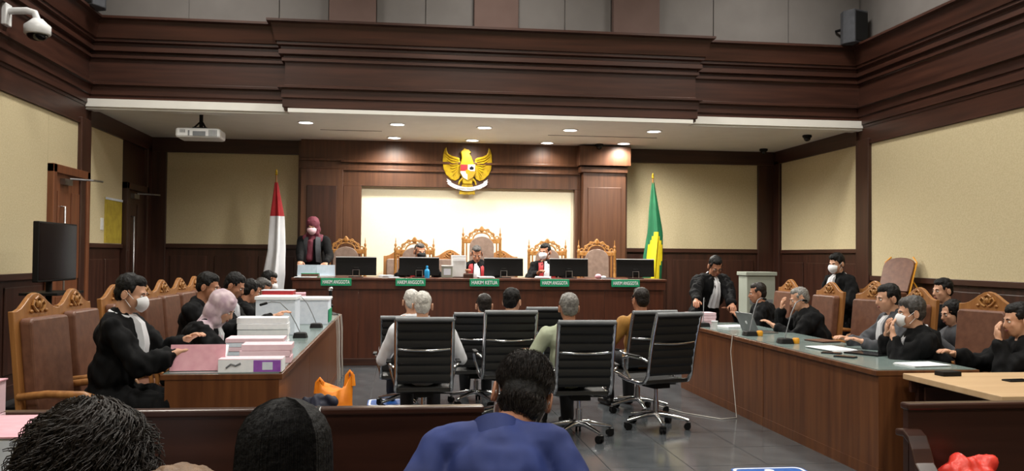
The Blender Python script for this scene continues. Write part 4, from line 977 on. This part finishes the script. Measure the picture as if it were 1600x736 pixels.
MB().prism(E2([(560, 390), (590, 375), (622, 390), (612, 425), (590, 440), (570, 425)]), -.095, -.085, fn).build('shield_charge', 'gold', sh_)
rb = []; lo = []
for k in range(15):
    f = k/14; x = 335+f*510; y = 512+92*math.sin(PI*f)**.8; rb.append((x, y)); lo.append((x*.985+8.9 if f < .5 else x*1.0, y+56-8*math.sin(PI*f)))
bn = MB().prism(E2(rb+list(reversed(lo))), -.07, -.045, fn).build('banner', 'cloth_white', em, bevel=.004)
for mir in (False, True):
    MB().prism(E2([(800, 530), (858, 495), (840, 520), (862, 530), (838, 545), (850, 560), (800, 590)], mir), -.055, -.035, fn).build('banner_tail', 'cloth_white', bn)
text_mesh('motto', 'BHINNEKA TUNGGAL IKA', .03, 'hair_darkbrown', bn, (0, -.0715, (390-626)*q_), (PI/2, 0, 0), .001, .33)
# flags
def flag(name, label, x, y, z0, ztop, prof, mats, sel, base_z):
    t = thing(name, label, 'flag', (x, y, base_z)); h0 = base_z
    MB().lathe([(.14, 0), (.14, .02), (.05, .04), (.022, .06), (.015, .12)]).build('stand', 'steel', t, smooth=True)
    MB().cyl((0, 0, .05), (0, 0, ztop-h0), .013).build('pole', 'wood_honey', t, smooth=True)
    MB().lathe([(.012, 0), (.025, .015), (.012, .03), (.02, .05), (.003, .1)], (0, 0, ztop-h0), 10).build('finial', 'gold', t, smooth=True)
    n, nz = 40, 26; mb = MB(); vs = []
    def pr(z):
        for (za, ra, xa), (zb, rb_, xb) in zip(prof, prof[1:]):
            if za >= z >= zb: f = (za-z)/(za-zb); return ra+(rb_-ra)*f, xa+(xb-xa)*f
        return prof[-1][1:]
    zs = [prof[0][0]+(prof[-1][0]-prof[0][0])*k/(nz-1) for k in range(nz)]
    for k, z in enumerate(zs):
        r, xo = pr(z)
        for i in range(n):
            a = 2*PI*i/n; rr = r*(1+.28*math.sin(5*a+1.5+k*.06)+.1*math.sin(9*a+k*.1)); zz = z-h0-(.06*math.sin(a*2+1) if k > nz-4 else 0)
            vs.append((xo+rr*math.cos(a), .75*rr*math.sin(a), zz))
    fs = []; mi = []
    for k in range(nz-1):
        for i in range(n):
            fs.append((k*n+i, k*n+(i+1) % n, (k+1)*n+(i+1) % n, (k+1)*n+i)); mi.append(sel(zs[k], math.cos(2*PI*(i+.5)/n), math.sin(2*PI*(i+.5)/n)))
    mb.add(vs, fs); mb.mi = mi; mb.build('flag_cloth', mats, t, smooth=70)
flag('national_flag', 'red and white flag hanging on a pole behind the left desks', -1.93, 13.95, 0, 2.74, [(2.63, .02, .0), (2.1, .085, .02), (1.6, .105, .02), (1.2, .13, -.01), (.75, .12, -.04)], ['flag_red', 'flag_white'], lambda z, c, s: 0 if z > 2.12 else 1, .45)
flag('court_flag', 'green flag with yellow disc hanging on a pole right of the portico', 4.09, 13.95, 0, 2.80, [(2.74, .018, 0), (2.3, .07, .01), (1.9, .11, .03), (1.5, .13, -.01), (1.05, .12, -.02)], ['flag_green', 'flag_yellow'], lambda z, c, s: 1 if (s < .4 and ((z-1.62)/.36)**2+((c-.12)/.95)**2 < 1) or (z < 1.45 and s < .2 and -.3 < c < .9) else 0, .45)
# projector
t = thing('projector', 'white projector hanging from the alcove ceiling at the left', 'projector', (-2.63, 11.95, 3.08))
MB().box((-.28, -.2, -.065), (.28, .2, .065)).build('case', 'white_plastic', t, bevel=.03)
MB().box((-.12, -.205, -.04), (-.1, -.2, .03)).box((-.06, -.205, -.04), (.1, -.2, .02)).build('connector_panel', 'grey_plastic', t)
for k in range(6): MB().box((.14+k*.018, -.204, -.04), (.15+k*.018, -.2, .04)).build('vent_slat', 'grey_plastic', t)
for k in range(4): MB().box((-.22+k*.018, -.204, -.0), (-.21+k*.018, -.2, .04)).build('vent_slat', 'grey_plastic', t)
MB().box((-.09, -.09, .06), (.09, .09, .09)).tube([(-.07, -.07, .085), (-.02, 0, .16)], .012).tube([(.07, -.07, .085), (.02, 0, .16)], .012).cyl((0, 0, .09), (0, 0, .28), .025).build('ceiling_mount', 'black_plastic', t)
# security camera on the left entablature
t = thing('security_camera', 'white dome security camera on a bracket at the upper left', 'camera', (-3.93, 9.3, 3.87))
MB().box((-.04, -.07, -.09), (.01, .07, .13)).build('wall_plate', 'white_plastic', t, bevel=.01)
MB().tube([(0, 0, .06), (.18, 0, .07), (.25, 0, .05), (.28, 0, -.03), (.28, 0, -.06)], .035, 12).build('arm', 'white_plastic', t, smooth=True)
MB().lathe([(.05, .02), (.09, -.02), (.125, -.05), (.125, -.13), (.115, -.14)], (.28, 0, -.03), 20).build('housing', 'white_plastic', t, smooth=True)
MB().ell((.28, 0, -.17), (.1, .1, .06)).build('dome', 'screen_black', t, smooth=True)
for x, y, l in ((3.2, 14.0, 'small dark dome camera above the right column'), (6.05, 14.1, 'small dark dome camera at the right back of the alcove ceiling'), (6.0, 12.4, 'dark dome camera near the front edge of the alcove ceiling')):
    t = thing('dome_camera', l, 'camera', (x, y, ZC), 0, 'dome cameras in the alcove ceiling'); MB().lathe([(.065, 0), (.07, -.02), (.06, -.04)]).build('base', 'black_plastic', t, smooth=True); MB().ell((0, 0, -.05), (.05, .05, .045)).build('dome', 'screen_black', t, smooth=True)
def speaker(label, loc, rz, s=1):
    t = thing('loudspeaker', label, 'loudspeaker', loc, rz, 'loudspeakers above the cornice')
    MB().prism([(-.14*s, -.13*s), (.14*s, -.13*s), (.16*s, .05), (.09*s, .15*s), (-.09*s, .15*s), (-.16*s, .05)], 0, .46*s, lambda a, b_, d: (a, b_, d)).build('cabinet', 'cloth_grey', t, bevel=.012)
    MB().box((-.12*s, -.14*s, .03), (.12*s, -.13*s, .43*s)).build('grille', 'black_mesh', t); MB().tube([(0, .14*s, .25), (0, .3*s, .25)], .02).build('bracket', 'black_plastic', t)
speaker('dark loudspeaker on the cornice in the right corner', (6.22, 11.45, 4.5), .4)
speaker('dark loudspeaker on the cornice in the left corner', (-3.78, 11.2, 4.5), -.4)
# television on a stand
t = thing('television', 'black flat television on a stand before the left door', 'television', (-3.4, 9.22, 0), -PI/2)
MB().box((-.49, -.03, 1.23), (.49, .025, 1.81)).build('housing', 'black_plastic', t, bevel=.008); MB().box((-.475, .025, 1.25), (.475, .028, 1.795)).build('screen', 'screen_black', t)
MB().box((-.3, -.09, 1.3), (.3, -.03, 1.65)).build('rear_cover', 'grey_plastic', t, bevel=.02)
MB().cyl((0, -.06, .05), (0, -.06, 1.5), .03).build('stand_pole', 'black_plastic', t, smooth=True); MB().box((-.35, -.2, 1.1), (.35, .15, 1.125)).build('shelf', 'black_plastic', t); MB().box((-.35, -.3, 0), (.35, .2, .05)).build('stand_base', 'black_plastic', t, bevel=.01)
# notice board, switch
t = thing('notice_board', 'yellow notice sheet on the left alcove wall beside the door', 'notice', (-3.98, 12.8, 1.96), -PI/2)
MB().box((-.36, 0, -.31), (.36, .01, .31)).build('backing', 'yellow_board', t)
for k in range(3): MB().box((-.3, .01, .09-k*.17), (.3, .014, .22-k*.17)).build('sheet', 'paper_white' if k == 9 else 'yellow_board', t)
MB().box((-.36, .01, .28), (.36, .02, .31)).build('top_strip', 'paper_blue', t)
t = thing('light_switch', 'white light switch beside the yellow notice', 'switch', (-3.98, 12.33, 1.9), -PI/2); MB().box((-.05, 0, -.08), (.05, .012, .08)).build('plate', 'white_plastic', t, bevel=.003); MB().box((-.02, .012, -.03), (.02, .02, .03)).build('rocker', 'white_plastic', t)
# pale box by the back right
t = thing('storage_box', 'pale grey green box standing behind the robed men at the right', 'box', (4.84, 11.5, 0)); MB().box((-.2, -.15, 0), (.2, .15, 1.28)).build('body', 'box_grey', t, bevel=.008); MB().box((-.22, -.17, 1.28), (.22, .17, 1.33)).build('lid', 'box_grey', t, bevel=.006); MB().box((-.16, -.156, .9), (.16, -.15, .96)).build('handle_slot', 'grey_plastic', t)
# ---- left desk
DT = .758
t = thing('open_folder', 'pink case folder with white pages held by the masked man', 'folder', (-1.30, 5.98, DT), .06)
MB().obox((0, -.07, .085), (.34, .012, .17), Matrix.Rotation(-.25, 3, 'X')).build('cover', 'paper_pink', t); MB().obox((0, .05, .09), (.33, .2, .03), Matrix.Rotation(.45, 3, 'X')).build('page_block', 'paper_white', t)
MB().box((-.17, -.06, 0), (.17, .12, .02)).build('spine', 'paper_pink', t)
t = thing('document_box', 'white and purple printed box at the near edge of the left desk', 'box', (-.95, 5.86, DT), .02)
MB().box((-.2, -.055, 0), (.2, .12, .082)).build('carton', 'paper_white', t, bevel=.003); MB().box((.02, -.0575, .004), (.19, -.055, .078)).build('purple_print', 'purple_print', t); MB().box((.075, -.059, .016), (.14, -.0575, .066)).build('printed_panel', 'paper_blue', t)
MB().tube([(-.15, -.057, .03), (-.12, -.057, .055), (-.09, -.057, .045), (-.06, -.057, .06)], .006, 5).build('printed_mark', 'grey_plastic', t)
MB().box((-.2, -.055, .082), (.2, .12, .086)).build('lid', 'paper_pink_light', t)
stack('pink_stack', 'pale pink document stack behind the purple and white box', 'papers', (-.93, 6.4, DT), (.34, .22, .13), 3, 'paper_pink_light', .04, group='document stacks on the left desks')
stack('pale_stack', 'pale white stack in front of the lilac headscarf woman', 'papers', (-1.08, 6.88, DT), (.42, .26, .13), 4, ['paper_blue', 'paper_pink_light'], .03, group='document stacks on the left desks')
stack('white_stack', 'tall white paper stack in the lilac woman\'s hands', 'papers', (-1.12, 7.48, DT), (.4, .24, .24), 5, 'paper_white', .05, group='document stacks on the left desks')
t = thing('document_crate', 'large white document crate on the middle left desk', 'box', (-1.16, 8.6, DT)); MB().box((-.18, -.16, 0), (.18, .26, .33)).build('crate_body', 'paper_blue', t, bevel=.004); MB().box((-.19, -.17, .33), (.19, .27, .36)).build('lid', 'paper_white', t, bevel=.003)
t = thing('document_crate', 'long white document crate near the far left desk', 'box', (-.98, 9.95, DT)); MB().box((-.2, -.22, 0), (.2, .22, .26)).build('crate_body', 'paper_blue', t, bevel=.004); MB().box((-.21, -.23, .26), (.21, .23, .285)).build('lid', 'paper_white', t, bevel=.003); MB().box((.205, -.2, .02), (.212, .2, .16)).build('green_strip', 'green_sign', t)
stack('red_folder_pile', 'red edged folder pile on the white crates', 'papers', (-1.2, 8.95, DT), (.3, .2, .40), 4, ['paper_white', 'red'], 0, 'paper_white')
stack('pink_folder_pile', 'pink papers at the far end of the left desks', 'papers', (-1.25, 10.75, DT), (.25, .3, .30), 3, 'paper_pink', .1)
def mic(label, loc, dirv, ln=.42, rz=0, grp='gooseneck microphones', ring=False):
    t = thing('microphone', label, 'microphone', loc, rz, grp); dv = Vector(dirv)
    MB().prism([(-.06, -.07), (.06, -.07), (.07, 0), (.05, .08), (-.05, .08), (-.07, 0)], 0, .045, lambda a, b_, d: (a*(1-d*4), b_*(1-d*4), d)).build('base', 'black_plastic', t, bevel=.006)
    p = [V(0, 0, .04)+dv*ln*f+V(0, 0, .12*math.sin(f*PI)) for f in (0, .15, .35, .6, .85, 1)]
    MB().tube(p, .0045, 6).build('gooseneck', 'grey_plastic', t, smooth=True); MB().cap(p[-1], p[-1]+(p[-1]-p[-2]).normalized()*.05, .012).build('capsule', 'black_plastic', t, smooth=True)
    if ring: MB().lathe([(.03, 0), (.032, .01), (.032, .04), (.024, .05)], (.09, -.03, 0.001), 12).build('amber_knob', 'amber', t, smooth=True)
mic('gooseneck microphone on the left desk, nearer of the two', (-.9, 8.2, DT), (-.6, -.1, .55), .5)
mic('gooseneck microphone on the left desk, farther of the two', (-.86, 9.3, DT), (-.55, -.1, .6), .48)
t = thing('cable_stand', 'black knobbed microphone stand at the end of the left desk', 'stand', (-.86, 11.1, DT)); MB().cyl((0, 0, 0), (0, 0, .34), .02).lathe([(.1, 0), (.1, .02), (.03, .05)]).build('post', 'black_plastic', t, smooth=True)
for z in (.12, .22, .33): MB().ell((0, 0, z), (.035, .035, .03)).build('knob', 'chrome' if z > .2 else 'black_plastic', t, smooth=True)
mb = MB(); rr = random.Random(5)
for k in range(6):
    x0, y0 = -.74+rr.uniform(0, .01), 10.2+k*.18
    mb.tube([(x0-.1, y0, DT+.012), (x0+.008, y0, DT+.012), (x0+.02, y0+.02, .6), (x0+.025, y0+.05*rr.uniform(-1, 1), .3), (x0+.03, y0+.1, .01)], .005, 5)
tag(mb.build('cable_bundle', 'cable', smooth=True), 'grey cables hanging down the far end of the left desk', 'cable')
tag(MB().tube([(3.3, 8.33, DT+.006), (3.245, 8.3, DT+.004), (3.22, 8.28, .6), (3.19, 8.1, .2), (3.17, 8.0, .008), (3.0, 7.95, .006), (2.75, 8.3, .006), (2.6, 8.8, .006)], .004, 6).build('cable', 'cable', smooth=True), 'thin white cable hanging down the right desk front', 'cable')
# bags on the floor
def bag(name, label, loc, size, m, rz=0, handles=True, seed=1):
    t = thing(name, label, 'bag', loc, rz); sx, sy, sz = size
    o = blob('bag_body', [('e', (0, 0, sz*.42), (sx/2, sy/2, sz*.45), None), ('e', (0, 0, sz*.2), (sx/2*1.02, sy/2*1.02, sz*.22), None), ('c', (-sx*.3, 0, sz*.75), (sx*.3, 0, sz*.78), sy*.2)], m, t, voxel=.012, smooth=2, amp=.035, freq=16, seed=seed,
         post=lambda c, o_: V(c.x, c.y, max(c.z, .002)))
    if handles:
        for s in (-1, 1): MB().tube([(-sx*.32, s*.02, sz*.7), (-sx*.25, s*.03, sz*.95), (-sx*.05, s*.03, sz*.9)], [.02, .016, .02], 6).tube([(sx*.1, s*.02, sz*.75), (sx*.22, s*.03, sz*1.02), (sx*.36, s*.03, sz*.75)], [.02, .016, .02], 6).build('handle', m, t, smooth=True)
t = thing('shopping_bag', 'orange shopping bag on the floor beside the left desk', 'bag', (-.48, 6.72, 0), .1)
n_ = 28; vs = []; lv = [0, .03, .12, .22, .32, .42, .5, 1]
for k, z in enumerate(lv):
    f = k/(len(lv)-1)
    for q in range(n_):
        a = 2*PI*q/n_; rx = .15*(1-.12*f)+.006*math.sin(3*a+k); ry = .11*(1-.8*f**1.5)+.012*math.sin(5*a+k*1.7)*(1-.6*f)
        zz = z if z < 1 else .50+.14*max(0, math.cos(a))**3+.09*max(0, -math.cos(a))**3
        vs.append((rx*math.cos(a), ry*math.sin(a), zz+(.015*math.sin(4*a+k*2) if 0 < k < len(lv)-1 else 0)))
fs = [(k*n_+q, k*n_+(q+1) % n_, (k+1)*n_+(q+1) % n_, (k+1)*n_+q) for k in range(len(lv)-1) for q in range(n_)]+[tuple(range(n_-1, -1, -1)), tuple(range((len(lv)-1)*n_, len(lv)*n_))]
MB().add(vs, fs).build('bag_body', 'orange_bag', t, smooth=70)
for x, z in ((-.11, .57), (.11, .62)): MB().tube([(x-.025, 0, z-.09), (x-.02, .005, z-.01), (x, .005, z+.02), (x+.02, .005, z-.01), (x+.025, 0, z-.09)], [.02, .016, .014, .016, .02], 7).build('handle', 'orange_bag', t, smooth=True)
bag('dark_bag', 'dark navy bag in front of the orange shopping bag', (-.57, 6.42, 0), (.26, .24, .6), 'navy', 0, False, 3)
bag('plastic_bag', 'crumpled red plastic bag on the right pew seat', (2.42, 3.5, .45), (.25, .24, .235), 'red_bag', .2, False, 6)
# ---- right desk
t = thing('laptop', 'open silver laptop in front of the man covering his face', 'laptop', (3.66, 8.6, DT), -PI/2+.15)
MB().box((-.16, -.11, 0), (.16, .11, .014)).build('keyboard_deck', 'steel', t, bevel=.003)
l_ = MB().obox((0, -.155, .105), (.32, .01, .22), Matrix.Rotation(.42, 3, 'X')).build('lid', 'grey_plastic', t, bevel=.003)
MB().ell((0, -.163, .105), (.02, .004, .02), Matrix.Rotation(.42, 3, 'X'), 10, 6).build('lid_mark', 'sign_white', l_)
mic('gooseneck microphone at the far right desk, pointing to the leaning man', (3.4, 8.25, DT), (.5, .4, .75), .42, ring=True)
mic('gooseneck microphone with amber knob before the grey haired man', (3.42, 7.5, DT), (.55, .35, .75), .45, ring=True)
mic('gooseneck microphone at the far end of the right desk', (3.32, 9.35, DT), (.2, .5, .6), .42)
stack('pink_file', 'pink file pile under the leaning man\'s hand', 'papers', (3.44, 9.8, DT), (.3, .2, .13), 4, 'paper_pink_light', .1)
stack('paper_pile', 'white papers on the far right desk below the leaning man', 'papers', (3.62, 9.25, DT), (.3, .22, .02), 2, 'paper_white', .3)
stack('paper_pile', 'white papers beside the elbow of the chin resting man', 'papers', (3.6, 6.98, DT), (.26, .34, .015), 2, 'paper_white', .15, jit=.02)
def slab(name, label, cat, loc, size, m, m2, rz):
    t = thing(name, label, cat, loc, rz); MB().box((-size[0]/2, -size[1]/2, 0), (size[0]/2, size[1]/2, size[2])).build('case', m, t, bevel=.003); MB().box((-size[0]/2+.004, -size[1]/2+.006, size[2]), (size[0]/2-.004, size[1]/2-.006, size[2]+.001)).build('face', m2, t); return t
slab('tablet', 'black tablet on the right desk below the clasped hands', 'tablet', (3.72, 6.62, DT), (.22, .3, .012), 'black_plastic', 'screen_black', .5)
slab('phone', 'black phone near the front edge of the right desk', 'phone', (3.42, 6.42, DT), (.075, .16, .01), 'black_plastic', 'screen_black', .7)
slab('phone', 'black phone lying next to another on the right desk', 'phone', (3.44, 6.68, DT), (.075, .15, .01), 'black_plastic', 'screen_black', .9)
slab('folder', 'dark red folder on the right desk near the laptop', 'folder', (3.85, 7.65, DT), (.2, .26, .012), 'wood_dark', 'leather', .2)
stack('paper_pile', 'white sheets at the near end of the right desk', 'papers', (3.72, 5.92, DT), (.3, .22, .012), 2, 'paper_white', .15, jit=.02)
slab('wallet', 'black wallet on the corner of the pale table', 'wallet', (3.66, 5.5, .74), (.14, .09, .03), 'black_plastic', 'black_plastic', .1)
slab('phone', 'black phone on the pale table at the right edge', 'phone', (3.95, 5.22, .74), (.16, .08, .01), 'black_plastic', 'screen_black', .1)
t = thing('cup', 'small white paper cup on the far right desk', 'cup', (3.32, 9.0, DT)); MB().lathe([(.025, 0), (.034, .08), (.036, .08)]).build('body', 'white_plastic', t, smooth=True); MB().lathe([(.037, .08), (.037, .088), (.03, .09)]).build('rim', 'white_plastic', t, smooth=True)
# ---- foreground paper stacks on a low table
t = thing('low_table', 'low wooden table under the paper bundles at the left edge', 'table', (-1.3, 2.75, 0)); MB().box((-.5, -.4, .5), (.5, .55, .53)).build('tabletop', 'wood_desk', t, bevel=.004)
for x in (-.46, .42):
    for y in (-.36, .47): MB().box((x, y, 0), (x+.04, y+.04, .5)).build('leg', 'wood_desk', t)
stack('paper_bundle_stack', 'tall stack of white bundles under a pink folder at the left edge', 'papers', (-1.13, 2.62, .53), (.3, .32, .50), 4, 'paper_blue', .0, 'paper_pink', 'case bundles at the left edge')
stack('paper_bundle_stack', 'pink bundle stack at the far left edge, behind the white bundles', 'papers', (-1.46, 3.1, .53), (.24, .24, .55), 5, 'paper_pink_light', .0, 'paper_pink', 'case bundles at the left edge')
# floor stickers
def sticker(label, x, y, s):
    t = thing('floor_sticker', label, 'floor sign', (x, y, .0005), 0, 'blue floor stickers')
    rc = lambda r, k: [(sx*(r-k)+k*math.cos(a0+q*PI/8), sy*(r-k)+k*math.sin(a0+q*PI/8)) for sx, sy, a0 in ((1, 1, 0), (-1, 1, PI/2), (-1, -1, PI), (1, -1, 3*PI/2)) for q in range(5)]
    MB().prism(rc(s/2, .06), 0, .002, fn3).build('sheet', 'blue_sign', t)
    mb = MB(); o1, o2 = rc(s/2-.012, .055), rc(s/2-.032, .045); n_ = len(o1)
    mb.add([(a, b_, .0026) for a, b_ in o1]+[(a, b_, .0026) for a, b_ in o2]+[(a, b_, .002) for a, b_ in o1]+[(a, b_, .002) for a, b_ in o2], [(i, (i+1) % n_, n_+(i+1) % n_, n_+i) for i in range(n_)]+[(i, 2*n_+i, 2*n_+(i+1) % n_, (i+1) % n_) for i in range(n_)])
    mb.build('border', 'sign_white', t)
    MB().lathe([(.035, .002), (.035, .0028)], (0, s/2-.09, 0), 16).build('symbol', 'sign_white', t)
fn3 = lambda a, b_, d: (a, b_, d)
sticker('blue floor sticker with white border in the right aisle', 2.63, 5.84, .54)
sticker('pale blue floor sticker left of the front office chair', -.12, 9.15, .4)
t = thing('phone', 'phone with bright edge held up beside the straight haired woman', 'phone', (-.33, 3.7, .88), 0); MB().box((-.006, -.04, -.07), (.006, .04, .01)).build('case', 'black_plastic', t, bevel=.002); MB().box((.006, -.036, -.066), (.0075, .036, .006)).build('screen', 'sign_white', t)
